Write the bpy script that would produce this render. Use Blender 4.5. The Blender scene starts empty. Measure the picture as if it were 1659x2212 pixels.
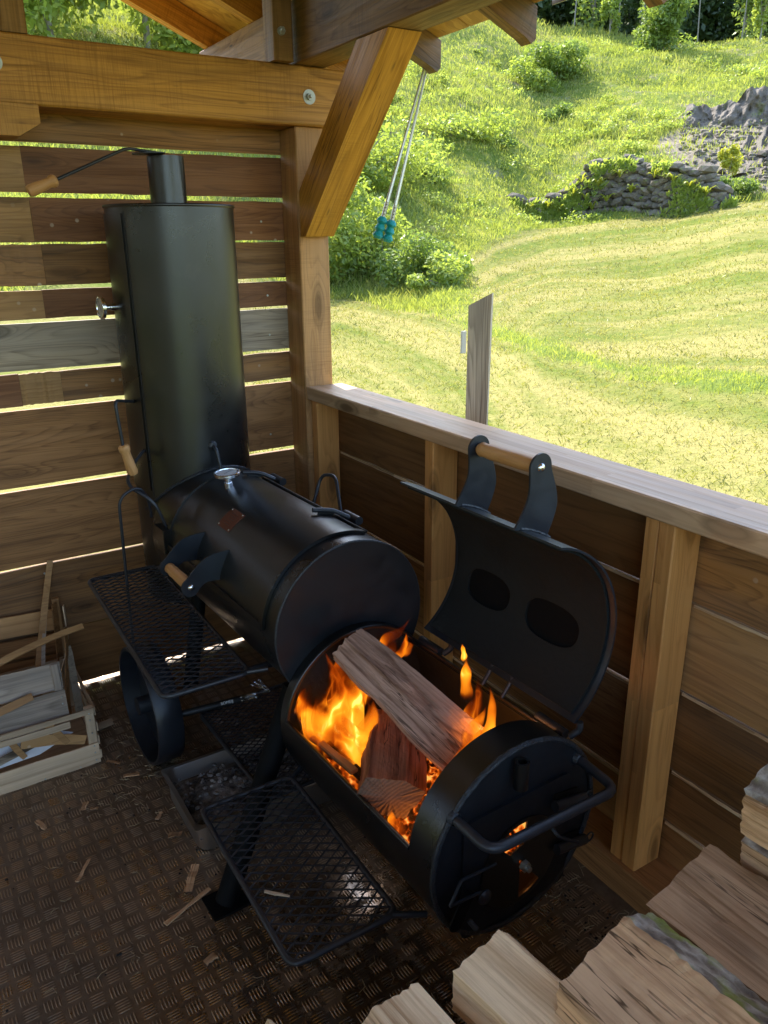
import bpy, bmesh, math, random
import numpy as np
from mathutils import Matrix, Vector, Euler
rnd = random.Random(7)
rng = np.random.default_rng(11)
S = bpy.context.scene
COL = S.collection
# ------------------------------------------------------------------ camera
YAW, PITCH, ROLL = 0.5592, 0.3335, -0.0083
EYE = Vector((0, 0, 1.65))
_f = Vector((math.sin(YAW)*math.cos(PITCH), math.cos(YAW)*math.cos(PITCH), -math.sin(PITCH)))
_r = Vector((math.cos(YAW), -math.sin(YAW), 0)); _u = _r.cross(_f)
_r2 = math.cos(ROLL)*_r + math.sin(ROLL)*_u; _u2 = -math.sin(ROLL)*_r + math.cos(ROLL)*_u
cam = bpy.data.cameras.new('camera'); camo = bpy.data.objects.new('camera', cam); COL.objects.link(camo)
cam.sensor_fit = 'HORIZONTAL'; cam.sensor_width = 36; cam.lens = 36*1695/1659
cam.clip_start = 0.02; cam.clip_end = 2000
m3 = Matrix((_r2, _u2, -_f)).transposed()
camo.matrix_world = Matrix.Translation(EYE) @ m3.to_4x4()
S.camera = camo
# ------------------------------------------------------------------ light
SUN_AZ, SUN_EL = 10.0, 50.0      # azimuth from +Y towards +X
w = bpy.data.worlds.new('World'); S.world = w; w.use_nodes = True
wn = w.node_tree; wn.nodes.clear()
sky = wn.nodes.new('ShaderNodeTexSky'); sky.sky_type = 'NISHITA'; sky.sun_disc = False
sky.sun_elevation = math.radians(SUN_EL); sky.sun_rotation = math.radians(SUN_AZ)
sky.air_density = 1.0; sky.dust_density = 1.5; sky.ozone_density = 1.0
bg = wn.nodes.new('ShaderNodeBackground'); bg.inputs['Strength'].default_value = 0.15
wo = wn.nodes.new('ShaderNodeOutputWorld')
wn.links.new(sky.outputs[0], bg.inputs[0]); wn.links.new(bg.outputs[0], wo.inputs[0])
sl = bpy.data.lights.new('sun', 'SUN'); sl.energy = 2.3; sl.angle = math.radians(0.5); sl.color = (1, .95, .86)
so = bpy.data.objects.new('sun', sl); COL.objects.link(so)
az, el = math.radians(SUN_AZ), math.radians(SUN_EL)
sdir = Vector((math.sin(az)*math.cos(el), math.cos(az)*math.cos(el), math.sin(el)))
so.rotation_euler = sdir.to_track_quat('Z', 'Y').to_euler(); so.location = sdir*60
S.view_settings.view_transform = 'Standard'; S.view_settings.look = 'None'
S.view_settings.exposure = 2.3; S.view_settings.gamma = 1; S.view_settings.use_curve_mapping = False
S.cycles.use_denoising = True
S.cycles.max_bounces = 8; S.cycles.diffuse_bounces = 5; S.cycles.glossy_bounces = 4
S.cycles.transparent_max_bounces = 16; S.cycles.transmission_bounces = 4
S.cycles.caustics_reflective = False; S.cycles.caustics_refractive = False
S.cycles.sample_clamp_indirect = 6.0

# ------------------------------------------------------------------ object helpers
WM = {}           # world matrices by object name
FR = Matrix()     # current building frame
def frame(m):
    global FR
    FR = m
def tag(o, label=None, cat=None, group=None, kind=None):
    if label: o['label'] = label
    if cat: o['category'] = cat
    if group: o['group'] = group
    if kind: o['kind'] = kind
    return o
def place(o, wmx, parent=None):
    COL.objects.link(o)
    o.rotation_mode = 'QUATERNION'
    WM[o.name] = wmx
    if parent is not None:
        o.parent = parent
        o.matrix_parent_inverse = Matrix()
        o.matrix_basis = WM[parent.name].inverted() @ wmx
    else:
        o.matrix_basis = wmx
    return o
def thing(name, label, cat, loc=(0, 0, 0), rz=0, group=None):
    o = bpy.data.objects.new(name, None); o.empty_display_size = .1
    place(o, FR @ Matrix.Translation(loc) @ Matrix.Rotation(rz, 4, 'Z'))
    return tag(o, label, cat, group)
def finish(me, sharp=40, smooth=True):
    if smooth:
        bm = bmesh.new(); bm.from_mesh(me)
        for f in bm.faces: f.smooth = True
        c = math.radians(sharp)
        for e in bm.edges:
            e.smooth = len(e.link_faces) == 2 and e.calc_face_angle(3.2) < c
        bm.to_mesh(me); bm.free()
    return me
def mesh(name, verts, faces, mat=None, parent=None, mx=None, smooth=False, sharp=40, kind=None):
    me = bpy.data.meshes.new(name); me.from_pydata([tuple(v) for v in verts], [], faces)
    me.update()
    finish(me, sharp, smooth)
    if mat is not None:
        me.materials.append(mat)
    o = bpy.data.objects.new(name, me)
    place(o, FR @ (mx or Matrix()), parent)
    if kind: o['kind'] = kind
    return o
def fast_mesh(name, V, Fc, mat, nper=3, attr=None, parent=None, smooth=False, mats=None, midx=None):
    """numpy verts (n,3), faces (m,nper)"""
    me = bpy.data.meshes.new(name)
    V = np.asarray(V, np.float32); Fc = np.asarray(Fc, np.int32)
    me.vertices.add(len(V)); me.vertices.foreach_set('co', V.ravel())
    me.loops.add(Fc.size); me.loops.foreach_set('vertex_index', Fc.ravel())
    me.polygons.add(len(Fc)); me.polygons.foreach_set('loop_start', np.arange(0, Fc.size, nper, dtype=np.int32))
    me.polygons.foreach_set('loop_total', np.full(len(Fc), nper, np.int32))
    if smooth: me.polygons.foreach_set('use_smooth', np.ones(len(Fc), bool))
    if attr:
        for k, a in attr.items():
            at = me.attributes.new(k, 'FLOAT', 'POINT'); at.data.foreach_set('value', np.asarray(a, np.float32))
    for m_ in (mats or [mat]): me.materials.append(m_)
    if midx is not None: me.polygons.foreach_set('material_index', np.asarray(midx, np.int32))
    me.update(calc_edges=True)
    o = bpy.data.objects.new(name, me); place(o, FR.copy(), parent)
    return o

def box_vf(lx, ly, lz, bv=0.0, wob=0.0, nx=1, r=None):
    """box centred, long axis X, split nx times along x, corner lines chamfered bv, edges wobbled"""
    r = r or rnd
    prof = []
    hy, hz = ly/2, lz/2
    if bv > 0:
        b = bv
        prof = [(-hy+b, -hz), (hy-b, -hz), (hy, -hz+b), (hy, hz-b), (hy-b, hz), (-hy+b, hz), (-hy, hz-b), (-hy, -hz+b)]
    else:
        prof = [(-hy, -hz), (hy, -hz), (hy, hz), (-hy, hz)]
    n = len(prof); V = []; F = []
    for i in range(nx+1):
        x = -lx/2 + lx*i/nx
        oy1, oy2, oz1, oz2 = [r.uniform(-wob, wob) for _ in range(4)]
        for (y, z) in prof:
            V.append((x, y + (oy1 if y > 0 else oy2), z + (oz1 if z > 0 else oz2)))
    for i in range(nx):
        for k in range(n):
            a = i*n+k; b_ = i*n+(k+1) % n
            F.append((a, a+n, b_+n, b_))
    F.append(tuple(range(n))); F.append(tuple(reversed(range(nx*n, nx*n+n))))
    F = [tuple(reversed(f)) for f in F] if False else F
    return V, F
AX = {'x': Matrix(), 'y': Matrix.Rotation(math.pi/2, 4, 'Z'), 'z': Matrix.Rotation(-math.pi/2, 4, 'Y')}
def bar(name, x0, x1, y0, y1, z0, z1, mat, parent=None, axis=None, bv=.003, wob=0.0, nx=1, tilt=None, kind=None):
    """axis-aligned timber; local X is its grain axis"""
    c = Vector(((x0+x1)/2, (y0+y1)/2, (z0+z1)/2)); d = (abs(x1-x0), abs(y1-y0), abs(z1-z0))
    if axis is None: axis = 'xyz'[d.index(max(d))]
    L = {'x': (d[0], d[1], d[2]), 'y': (d[1], d[0], d[2]), 'z': (d[2], d[1], d[0])}[axis]
    V, F = box_vf(*L, bv=bv, wob=wob, nx=nx)
    mx = Matrix.Translation(c) @ (tilt or Matrix()) @ AX[axis]
    o = mesh(name, V, F, mat, parent, mx)
    fixn(o); 
    if kind: o['kind'] = kind
    return o
def fixn(o):
    bm = bmesh.new(); bm.from_mesh(o.data); bmesh.ops.recalc_face_normals(bm, faces=bm.faces); bm.to_mesh(o.data); bm.free()
def orient(p0, p1, up=(0, 0, 1)):
    p0, p1 = Vector(p0), Vector(p1); x = (p1-p0).normalized(); up = Vector(up)
    y = up.cross(x)
    if y.length < 1e-4: y = Vector((0, 1, 0)).cross(x)
    y.normalize(); z = x.cross(y)
    m = Matrix((x, y, z)).transposed().to_4x4(); m.translation = (p0+p1)/2
    return m
def beam(name, p0, p1, wy, hz, mat, parent=None, up=(0, 0, 1), bv=.003, wob=0, nx=1):
    V, F = box_vf((Vector(p1)-Vector(p0)).length, wy, hz, bv=bv, wob=wob, nx=nx)
    o = mesh(name, V, F, mat, parent, orient(p0, p1, up)); fixn(o); return o
def fillet(pts, r, n=5):
    pts = [Vector(p) for p in pts]
    if r <= 0: return pts
    out = [pts[0]]
    for i in range(1, len(pts)-1):
        a, b, c = pts[i-1], pts[i], pts[i+1]
        d1 = (a-b); d2 = (c-b); rr = min(r, d1.length*.49, d2.length*.49)
        p = b+d1.normalized()*rr; q = b+d2.normalized()*rr
        for k in range(n+1):
            t = k/n; out.append((1-t)**2*p + 2*t*(1-t)*b + t*t*q)
    out.append(pts[-1]); return out
def tube_vf(pts, rad, n=10, caps=True, closed=False):
    pts = [Vector(p) for p in pts]; V = []; F = []
    rads = rad if isinstance(rad, (list, tuple)) else [rad]*len(pts)
    N = len(pts); prev = None
    for i, p in enumerate(pts):
        if closed: t = (pts[(i+1) % N]-pts[i-1])
        else: t = (pts[min(i+1, N-1)]-pts[max(i-1, 0)])
        t.normalize()
        if prev is None:
            a = Vector((0, 0, 1)) if abs(t.z) < .9 else Vector((1, 0, 0))
            u = t.cross(a).normalized()
        else:
            u = (prev - t*prev.dot(t)).normalized()
        prev = u; v = t.cross(u)
        for k in range(n):
            th = 2*math.pi*k/n
            V.append(p + rads[i]*(math.cos(th)*u+math.sin(th)*v))
    for i in range(N if closed else N-1):
        for k in range(n):
            a = i*n+k; b = i*n+(k+1) % n; c = ((i+1) % N)*n+(k+1) % n; d = ((i+1) % N)*n+k
            F.append((a, b, c, d))
    if caps and not closed:
        F.append(tuple(reversed(range(n)))); F.append(tuple(range((N-1)*n, N*n)))
    return V, F
def tube(name, pts, rad, mat, parent=None, fil=0, n=10, closed=False):
    if fil: pts = fillet(pts, fil)
    V, F = tube_vf(pts, rad, n, closed=closed)
    return mesh(name, V, F, mat, parent, smooth=True)
def lathe_vf(prof, n=32, cap=True):
    """prof [(r,z)...] about Z"""
    V = []; F = []; m_ = len(prof)
    for (r_, z) in prof:
        for k in range(n):
            th = 2*math.pi*k/n; V.append((r_*math.cos(th), r_*math.sin(th), z))
    for i in range(m_-1):
        for k in range(n):
            a = i*n+k; b = i*n+(k+1) % n
            F.append((a, b, b+n, a+n))
    if cap:
        F.append(tuple(reversed(range(n)))); F.append(tuple(range((m_-1)*n, m_*n)))
    return V, F
def lathe(name, prof, mat, parent=None, base=(0, 0, 0), axis=(0, 0, 1), n=32, cap=True):
    V, F = lathe_vf(prof, n, cap)
    q = Vector((0, 0, 1)).rotation_difference(Vector(axis)).to_matrix().to_4x4()
    return mesh(name, V, F, mat, parent, Matrix.Translation(base) @ q, smooth=True)
def plate(name, outline, th, mat, parent=None, mx=None, bev=0, smooth=False):
    """2D outline (x,y) extruded along local z by th, centred"""
    n = len(outline); V = [(x, y, -th/2) for x, y in outline]+[(x, y, th/2) for x, y in outline]
    F = [tuple(reversed(range(n))), tuple(range(n, 2*n))]
    for k in range(n):
        a, b = k, (k+1) % n; F.append((a, b, b+n, a+n))
    o = mesh(name, V, F, mat, parent, mx, smooth=smooth, sharp=50); fixn(o); return o
def join_vf(parts):
    V = []; F = []
    for v, f in parts:
        k = len(V); V += [Vector(p) for p in v]; F += [tuple(i+k for i in q) for q in f]
    return V, F
def xf(vf, mx): return [mx @ Vector(p) for p in vf[0]], vf[1]
def smooth_curve(ctrl, n=8, closed=False):
    """Catmull-Rom through 2D/3D points"""
    P = [Vector(p) for p in ctrl]; N = len(P); out = []
    rngi = range(N) if closed else range(N-1)
    for i in rngi:
        p0 = P[(i-1) % N] if closed or i > 0 else P[0]; p1 = P[i]; p2 = P[(i+1) % N]
        p3 = P[(i+2) % N] if closed or i+2 < N else P[-1]
        for k in range(n):
            t = k/n
            out.append(.5*((2*p1)+(p2-p0)*t+(2*p0-5*p1+4*p2-p3)*t*t+(3*p1-p0-3*p2+p3)*t**3))
    if not closed: out.append(P[-1])
    return out

# ------------------------------------------------------------------ materials
class NT:
    def __init__(s, name):
        s.m = bpy.data.materials.new(name); s.m.use_nodes = True; s.t = s.m.node_tree
        s.b = s.t.nodes['Principled BSDF']; s.out = s.t.nodes['Material Output']
    def n(s, ty, **kw):
        nd = s.t.nodes.new(ty)
        for k, v in kw.items():
            if k.startswith('_'): setattr(nd, k[1:], v)
            else:
                key = int(k[1:]) if k[0] == 'i' and k[1:].isdigit() else k.replace('__', ' ')
                s.set(nd.inputs[key], v)
        return nd
    def set(s, inp, v):
        if isinstance(v, bpy.types.NodeSocket): s.t.links.new(v, inp)
        elif isinstance(v, bpy.types.Node): s.t.links.new(v.outputs[0], inp)
        else:
            if hasattr(inp, 'default_value') and not isinstance(inp.default_value, float) and isinstance(v, (tuple, list)) and len(inp.default_value) == 4 and len(v) == 3:
                v = (*v, 1)
            inp.default_value = v
    def math(s, op, a, b=0.0, c=0.0, clamp=False):
        nd = s.n('ShaderNodeMath', _operation=op, _use_clamp=clamp); s.set(nd.inputs[0], a); s.set(nd.inputs[1], b); s.set(nd.inputs[2], c); return nd.outputs[0]
    def vmul(s, a, b):
        nd = s.n('ShaderNodeVectorMath', _operation='MULTIPLY'); s.set(nd.inputs[0], a); s.set(nd.inputs[1], b); return nd.outputs[0]
    def vadd(s, a, b):
        nd = s.n('ShaderNodeVectorMath', _operation='ADD'); s.set(nd.inputs[0], a); s.set(nd.inputs[1], b); return nd.outputs[0]
    def noise(s, vec, scale, detail=3, rough=.55, dist=0.0):
        return s.n('ShaderNodeTexNoise', Vector=vec, Scale=scale, Detail=detail, Roughness=rough, Distortion=dist).outputs['Fac']
    def ramp(s, fac, stops):
        nd = s.n('ShaderNodeValToRGB'); cr = nd.color_ramp
        while len(cr.elements) < len(stops): cr.elements.new(.5)
        for e, (p, c) in zip(cr.elements, stops):
            e.position = p; e.color = (*c, 1) if isinstance(c, (tuple, list)) else (c, c, c, 1)
        s.set(nd.inputs[0], fac); return nd.outputs[0]
    def mix(s, f, a, b, blend='MIX'):
        nd = s.n('ShaderNodeMix', _data_type='RGBA', _blend_type=blend)
        s.set(nd.inputs[0], f); s.set(nd.inputs[6], a); s.set(nd.inputs[7], b); return nd.outputs[2]
    def mr(s, v, a, b, c=0., d=1.):
        nd = s.n('ShaderNodeMapRange'); s.set(nd.inputs[0], v)
        for i, q in enumerate((a, b, c, d)): s.set(nd.inputs[i+1], q)
        return nd.outputs[0]
    def bump(s, h, st=.3, dist=.002):
        nd = s.n('ShaderNodeBump', Strength=st, Distance=dist, Height=h); s.set(s.b.inputs['Normal'], nd.outputs[0]); return nd
    def set_b(s, **kw):
        for k, v in kw.items(): s.set(s.b.inputs[k.replace('__', ' ')], v)
def wood(name, light, dark, knots=.6, rings=26, contrast=.6, rough=.6, grey=0., stain=.35, var=.25, bump=.25, spots=0., lam=False, saw=0., spec=.35, sat=1.08, val=1., crack=0.):
    N = NT(name)
    tc = N.n('ShaderNodeTexCoord').outputs['Object']
    ri = N.n('ShaderNodeObjectInfo').outputs['Random']
    off = N.n('ShaderNodeCombineXYZ', X=N.math('MULTIPLY', ri, 37.), Y=N.math('MULTIPLY', ri, 91.), Z=N.math('MULTIPLY', ri, 53.)).outputs[0]
    p = N.vadd(tc, off)
    if lam:   # glued lamellas / finger joints: every lamella gets its own grain offset and tone
        br = N.n('ShaderNodeTexBrick', _offset=.37, _offset_frequency=2, Scale=1., Vector=tc, Mortar__Size=.0006 if False else .0, Brick__Width=.52, Row__Height=.032)
        br.inputs['Color1'].default_value = (0, 0, 0, 1); br.inputs['Color2'].default_value = (1, 1, 1, 1); br.inputs['Bias'].default_value = 0
        bt = br.outputs['Color']
        p = N.vadd(p, N.vmul(bt, (13., 7., 5.)))
    kn = N.n('ShaderNodeTexVoronoi', Vector=N.vmul(p, (2.3, 7.5, 7.5)), Scale=1.)
    kd = kn.outputs['Distance']
    knm = N.mr(kd, .17, .09)
    halo = N.math('POWER', N.mr(kd, .62, 0.), 3.)
    fld = N.noise(N.vmul(p, (.55, 8., 8.)), 1., 2, .5)
    fld = N.math('ADD', fld, N.math('MULTIPLY', halo, .22*min(1, knots*1.6)))
    bands = N.math('FRACT', N.math('MULTIPLY', fld, float(rings)))
    bands = N.ramp(bands, [(0, 0.), (.55, .25), (.86, 1.), (1, 0.)])
    fib = N.noise(N.vmul(p, (5., 240., 240.)), 1., 3, .6)
    fib2 = N.noise(N.vmul(p, (1.5, 50., 50.)), 1., 3, .6)
    fib3 = N.noise(N.vmul(p, (.9, 26., 26.)), 1., 4, .65)
    g = N.math('ADD', N.math('MULTIPLY', bands, .5), N.math('MULTIPLY', N.math('SUBTRACT', N.math('ADD', fib, N.math('ADD', N.math('MULTIPLY', fib2, 1.4), N.math('MULTIPLY', fib3, 1.3))), 1.85), 1.15))
    g = N.math('MULTIPLY', N.math('ADD', g, .12), contrast*1.25, clamp=True)
    c = N.mix(g, light, dark)
    st = N.mr(N.noise(N.vmul(p, (1.4, 4., 4.)), 1., 4, .6), .42, .72)
    c = N.mix(N.math('MULTIPLY', st, stain), c, tuple(x*.42 for x in dark), 'MIX')
    if grey:
        gm = N.mr(N.noise(N.vmul(p, (1.1, 9., 9.)), 1.3, 4, .6), .35, .62)
        c = N.mix(N.math('MULTIPLY', gm, grey), c, (.23, .22, .2))
    c = N.mix(N.math('MULTIPLY', knm, knots), c, tuple(x*.3 for x in dark))
    ringk = N.math('MULTIPLY', N.mr(N.math('ABSOLUTE', N.math('SUBTRACT', kd, .18)), .045, 0.), knots)
    c = N.mix(N.math('MULTIPLY', ringk, .6), c, tuple(x*.35 for x in dark))
    if spots:
        sp = N.mr(N.n('ShaderNodeTexVoronoi', Vector=p, Scale=14.).outputs['Distance'], .11, .07)
        gate = N.mr(N.noise(p, 2.2, 2), .5, .56)
        c = N.mix(N.math('MULTIPLY', N.math('MULTIPLY', sp, gate), spots), c, (.6, .58, .52))
    if saw:
        sm_ = N.noise(N.vmul(p, (260., 9., 9.)), 1., 2, .6); sg = N.mr(N.noise(p, 3.5, 3), .4, .6)
        c = N.mix(N.math('MULTIPLY', N.math('MULTIPLY', N.mr(sm_, .45, .7), sg), .5*saw), c, tuple(x*.8 for x in dark))
        ck = N.n('ShaderNodeTexVoronoi', Vector=N.vmul(p, (5., 22., 22.)), Scale=1.).outputs['Distance']
        c = N.mix(N.math('MULTIPLY', N.math('MULTIPLY', N.mr(ck, .13, .05), N.mr(N.noise(p, 1.7, 2), .47, .53)), .9*saw), c, (.03, .018, .01))
    if crack:
        cf = N.noise(N.vmul(p, (1.6, 34., 34.)), 1., 3, .7); cm_ = N.math('MULTIPLY', N.mr(N.math('ABSOLUTE', N.math('SUBTRACT', cf, .5)), .022, .004), N.mr(N.noise(N.vmul(p, (2., 7., 7.)), 1., 2), .5, .58))
        c = N.mix(N.math('MULTIPLY', cm_, crack), c, tuple(x*.3 for x in dark))
        dm_ = N.mr(N.noise(N.vmul(p, (4., 12., 12.)), 1., 4, .7), .52, .75); c = N.mix(N.math('MULTIPLY', dm_, .4*crack), c, (.13, .085, .05))
    v = N.mr(ri, 0, 1, 1-var, 1+var)
    if lam: v = N.math('MULTIPLY', v, N.mr(bt, 0, 1, .82, 1.16))
    hs = N.n('ShaderNodeHueSaturation', Value=v, Saturation=sat, Color=c).outputs[0]
    hs = N.mix(1., hs, (1.12*val, .99*val, .88*val), 'MULTIPLY')
    N.set_b(Base__Color=hs, Roughness=N.mr(fib2, .3, .7, rough-.08, rough+.12))
    N.b.inputs['Specular IOR Level'].default_value = spec
    h = N.math('ADD', N.math('MULTIPLY', bands, -.5), N.math('ADD', fib, N.math('MULTIPLY', knm, .6)))
    N.bump(h, bump, .0025)
    return N.m
W = {}
W['brown'] = wood('old_brown_board', (.34, .19, .08), (.1, .05, .02), spots=.5, contrast=.75, rings=22, grey=.15, stain=.45)
W['red'] = wood('old_red_brown_board', (.24, .125, .065), (.09, .042, .022), spots=.5, contrast=.6, rings=30, stain=.4)
W['tan'] = wood('light_tan_board', (.42, .27, .13), (.19, .11, .05), spots=.3, contrast=.6, rings=20, grey=.1)
W['grey'] = wood('weathered_grey_board', (.34, .3, .235), (.1, .078, .052), grey=.7, contrast=.8, rings=34, knots=.9)
W['low'] = wood('dull_brown_board', (.35, .2, .095), (.13, .068, .03), contrast=.75, rings=36, knots=.3)
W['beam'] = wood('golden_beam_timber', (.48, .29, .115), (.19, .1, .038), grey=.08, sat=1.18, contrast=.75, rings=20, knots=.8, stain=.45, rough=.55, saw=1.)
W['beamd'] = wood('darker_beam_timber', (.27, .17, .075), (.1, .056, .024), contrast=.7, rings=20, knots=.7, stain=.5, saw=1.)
W['brace'] = wood('orange_brace_timber', (.56, .34, .13), (.27, .145, .05), sat=1.2, contrast=.7, rings=16, knots=.8, stain=.4, rough=.5, saw=.8, crack=.8)
W['tail'] = wood('rafter_tail_timber', (.22, .13, .065), (.07, .04, .022), contrast=.9, rings=22, knots=.5, grey=.35, stain=.8, saw=1., bump=.6)
W['pine'] = wood('laminated_pine', (.62, .37, .18), (.36, .18, .075), sat=1.15, val=1.1, contrast=.5, rings=20, knots=.75, stain=.1, rough=.42, lam=True, var=.06, spec=.6)
W['rail'] = wood('laminated_pine_rail', (.54, .41, .28), (.33, .22, .13), contrast=.6, rings=20, knots=.9, stain=.25, rough=.42, lam=True, var=.06, spec=.5, grey=.25)
W['post'] = wood('corner_post_timber', (.46, .28, .13), (.2, .11, .05), contrast=.5, rings=20, knots=.6, grey=.15, saw=1.)
W['outpost'] = wood('weathered_outdoor_board', (.5, .46, .38), (.17, .14, .11), grey=.6, contrast=1., rings=30, knots=.5, rough=.8, sat=.7, val=1.15)
W['board2'] = wood('plywood_brown_board', (.27, .15, .065), (.11, .055, .022), contrast=.6, rings=14, knots=.35)
W['crate'] = wood('crate_veneer', (.55, .46, .34), (.3, .22, .14), contrast=.6, rings=12, knots=.15, grey=.3, stain=.2)
W['crateg'] = wood('grey_crate_veneer', (.44, .39, .33), (.19, .16, .13), contrast=1., rings=14, knots=.1, grey=.8, stain=.25)
W['stick'] = wood('kindling_wood', (.42, .27, .14), (.2, .11, .05), contrast=.5, rings=8, knots=.1)
W['handle'] = wood('turned_handle_wood', (.5, .31, .15), (.27, .14, .06), contrast=.5, rings=16, knots=0, stain=.1, rough=.42, var=.05)
W['fire1'] = wood('split_firewood_pale', (.8, .68, .48), (.42, .29, .17), contrast=.95, rings=9, knots=.3, stain=.22, rough=.75, bump=.9, crack=1.)
W['fire2'] = wood('split_firewood_brown', (.64, .46, .3), (.32, .2, .11), contrast=.95, rings=11, knots=.3, stain=.35, rough=.8, bump=.9, grey=.15, crack=1.)
W['firelog'] = wood('log_in_fire', (.56, .4, .33), (.2, .12, .09), contrast=1., rings=12, knots=.1, stain=.4, rough=.85, bump=.9, crack=.8)
W['firelog2'] = wood('reddish_log_in_fire', (.5, .27, .19), (.2, .09, .06), contrast=1., rings=10, knots=.1, stain=.35, rough=.85, bump=.9, crack=1.)

def endgrain(name, light, dark):
    N = NT(name); p = N.n('ShaderNodeTexCoord').outputs['Object']
    wv = N.n('ShaderNodeTexWave', _wave_type='RINGS', _rings_direction='X', Vector=N.vadd(p, (0, .11, .09)), Scale=42., Distortion=2.5, Detail=3., Detail__Scale=2.).outputs['Fac']
    n2 = N.noise(p, 160., 3); n3 = N.noise(p, 9., 3)
    c = N.mix(N.math('ADD', N.math('MULTIPLY', wv, .5), N.math('MULTIPLY', n2, .5)), light, dark)
    c = N.mix(N.mr(n3, .45, .7, 0, .5), c, tuple(x*.5 for x in dark))
    N.set_b(Base__Color=c, Roughness=.85); N.bump(N.math('ADD', wv, n2), .4, .002); return N.m
W['end'] = endgrain('sawn_log_end', (.42, .28, .16), (.24, .15, .085))
def barkm():
    N = NT('tree_bark'); p = N.n('ShaderNodeTexCoord').outputs['Object']
    v = N.n('ShaderNodeTexVoronoi', Vector=N.vmul(p, (22., 55., 55.)), Scale=1., _feature='F1').outputs['Distance']
    n = N.noise(p, 45., 5, .7); n2 = N.noise(N.vadd(p, (3, 1, 2)), 13., 3)
    c = N.ramp(N.math('ADD', N.math('MULTIPLY', v, .5), N.math('MULTIPLY', n, .6)), [(.25, (.05, .036, .025)), (.5, (.2, .155, .115)), (.78, (.48, .42, .34))])
    c = N.mix(N.mr(n2, .5, .62), c, N.mix(n, (.1, .12, .02), (.36, .38, .08)))
    N.set_b(Base__Color=c, Roughness=.95); N.bump(N.math('ADD', v, n), .9, .008); return N.m
W['bark'] = barkm(); W['endd'] = endgrain('smoked_log_end', (.2, .13, .08), (.1, .06, .035))
def plain(name, col, rough=.5, metal=0., spec=.5, nscale=0, nstr=.2, ndist=.001, var=0.):
    N = NT(name); N.set_b(Base__Color=col, Roughness=rough, Metallic=metal); N.b.inputs['Specular IOR Level'].default_value = spec
    if nscale:
        p = N.n('ShaderNodeTexCoord').outputs['Object']; n = N.noise(p, nscale, 3); N.bump(n, nstr, ndist)
        if var:
            n2 = N.noise(p, nscale*.05+3, 4, .65)
            N.set_b(Base__Color=N.mix(N.math('MULTIPLY', n2, var), col, tuple(min(1, c*2.2+.012) for c in col)), Roughness=N.mr(n2, .3, .7, rough-.08, rough+.15))
    return N.m
def smokerpaint():
    N = NT('black_heat_paint'); p = N.n('ShaderNodeTexCoord').outputs['Object']
    fine = N.noise(p, 420., 2); n2 = N.noise(p, 5., 5, .65, .4); n3 = N.noise(N.vadd(p, (4, 2, 1)), 11., 4, .7, 1.)
    c = N.mix(N.mr(n2, .45, .7), (.0028, .0033, .0038), (.008, .0068, .0056))
    dust = N.math('MULTIPLY', N.mr(n3, .58, .75), .35)
    c = N.mix(dust, c, (.035, .028, .023))
    N.set_b(Base__Color=c, Roughness=N.mr(n2, .3, .75, .25, .38)); N.b.inputs['Specular IOR Level'].default_value = .7
    N.bump(N.math('ADD', fine, N.math('MULTIPLY', n2, .3)), .12, .0012); return N.m
M = {}
M['paint'] = smokerpaint()
M['paint2'] = plain('black_satin_plate', (.007, .0105, .0155), .4, nscale=300, nstr=.1, var=.3)
M['rod'] = plain('black_steel_rod', (.012, .013, .016), .38, nscale=200, nstr=.15, var=.4)
M['soot'] = plain('sooty_inner_steel', (.0045, .0062, .0062), .7, nscale=60, nstr=.5, ndist=.003, var=.5, spec=.2)
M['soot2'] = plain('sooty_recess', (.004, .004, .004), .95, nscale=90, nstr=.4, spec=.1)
M['legp'] = plain('dull_black_leg_paint', (.003, .0033, .0036), .65, nscale=200, nstr=.1, spec=.12)
M['plate'] = plain('matt_blue_black_plate', (.0045, .006, .0085), .5, nscale=260, nstr=.15, spec=.35, var=.25)
M['chrome'] = plain('polished_steel', (.75, .76, .78), .18, 1.)
M['zinc'] = plain('zinc_plated_bolt', (.42, .42, .38), .45, .9, nscale=90, nstr=.3, var=.2)
M['steel'] = plain('brushed_stainless', (.5, .47, .43), .35, .95, nscale=80, nstr=.1)
M['copper'] = plain('brown_copper_plate', (.11, .04, .022), .5, .6, nscale=60, nstr=.3, var=.6)
M['glass'] = plain('gauge_face', (.5, .5, .48), .15, 0, .8)
M['dark'] = plain('gauge_print', (.05, .05, .05), .5)
M['white'] = plain('white_print', (.75, .75, .75), .5)
M['plastic'] = plain('matt_black_plastic', (.01, .011, .012), .5)
M['weld'] = plain('weld_bead', (.016, .019, .023), .45, nscale=120, nstr=.9, ndist=.004)
M['tyre'] = plain('black_wheel_steel', (.007, .009, .013), .38, nscale=60, nstr=.25, var=.5)
M['alu'] = plain('aluminium_rod', (.62, .63, .65), .3, .7)
M['teal'] = plain('teal_wrap', (.0, .26, .27), .55, nscale=40, nstr=.8, ndist=.01)
M['tag'] = plain('pale_plastic_tag', (.62, .6, .55), .5)
def osb():
    N = NT('osb_sheet'); p = N.n('ShaderNodeTexCoord').outputs['Object']
    v = N.n('ShaderNodeTexVoronoi', Vector=N.vmul(N.vadd(p, N.vmul(N.n('ShaderNodeTexNoise', Vector=p, Scale=9.).outputs['Color'], (.12, .12, .12))), (22., 60., 30.)), Scale=1.)
    c = N.mix(.75, v.outputs['Color'], N.mix(.5, (.45, .45, .45), (.5, .5, .5)))
    lum = N.n('ShaderNodeRGBToBW', Color=c).outputs[0]
    cc = N.ramp(lum, [(.3, (.3, .15, .04)), (.5, (.55, .32, .09)), (.7, (.7, .46, .17))])
    N.set_b(Base__Color=cc, Roughness=.55); N.bump(lum, .3, .002); return N.m
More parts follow.
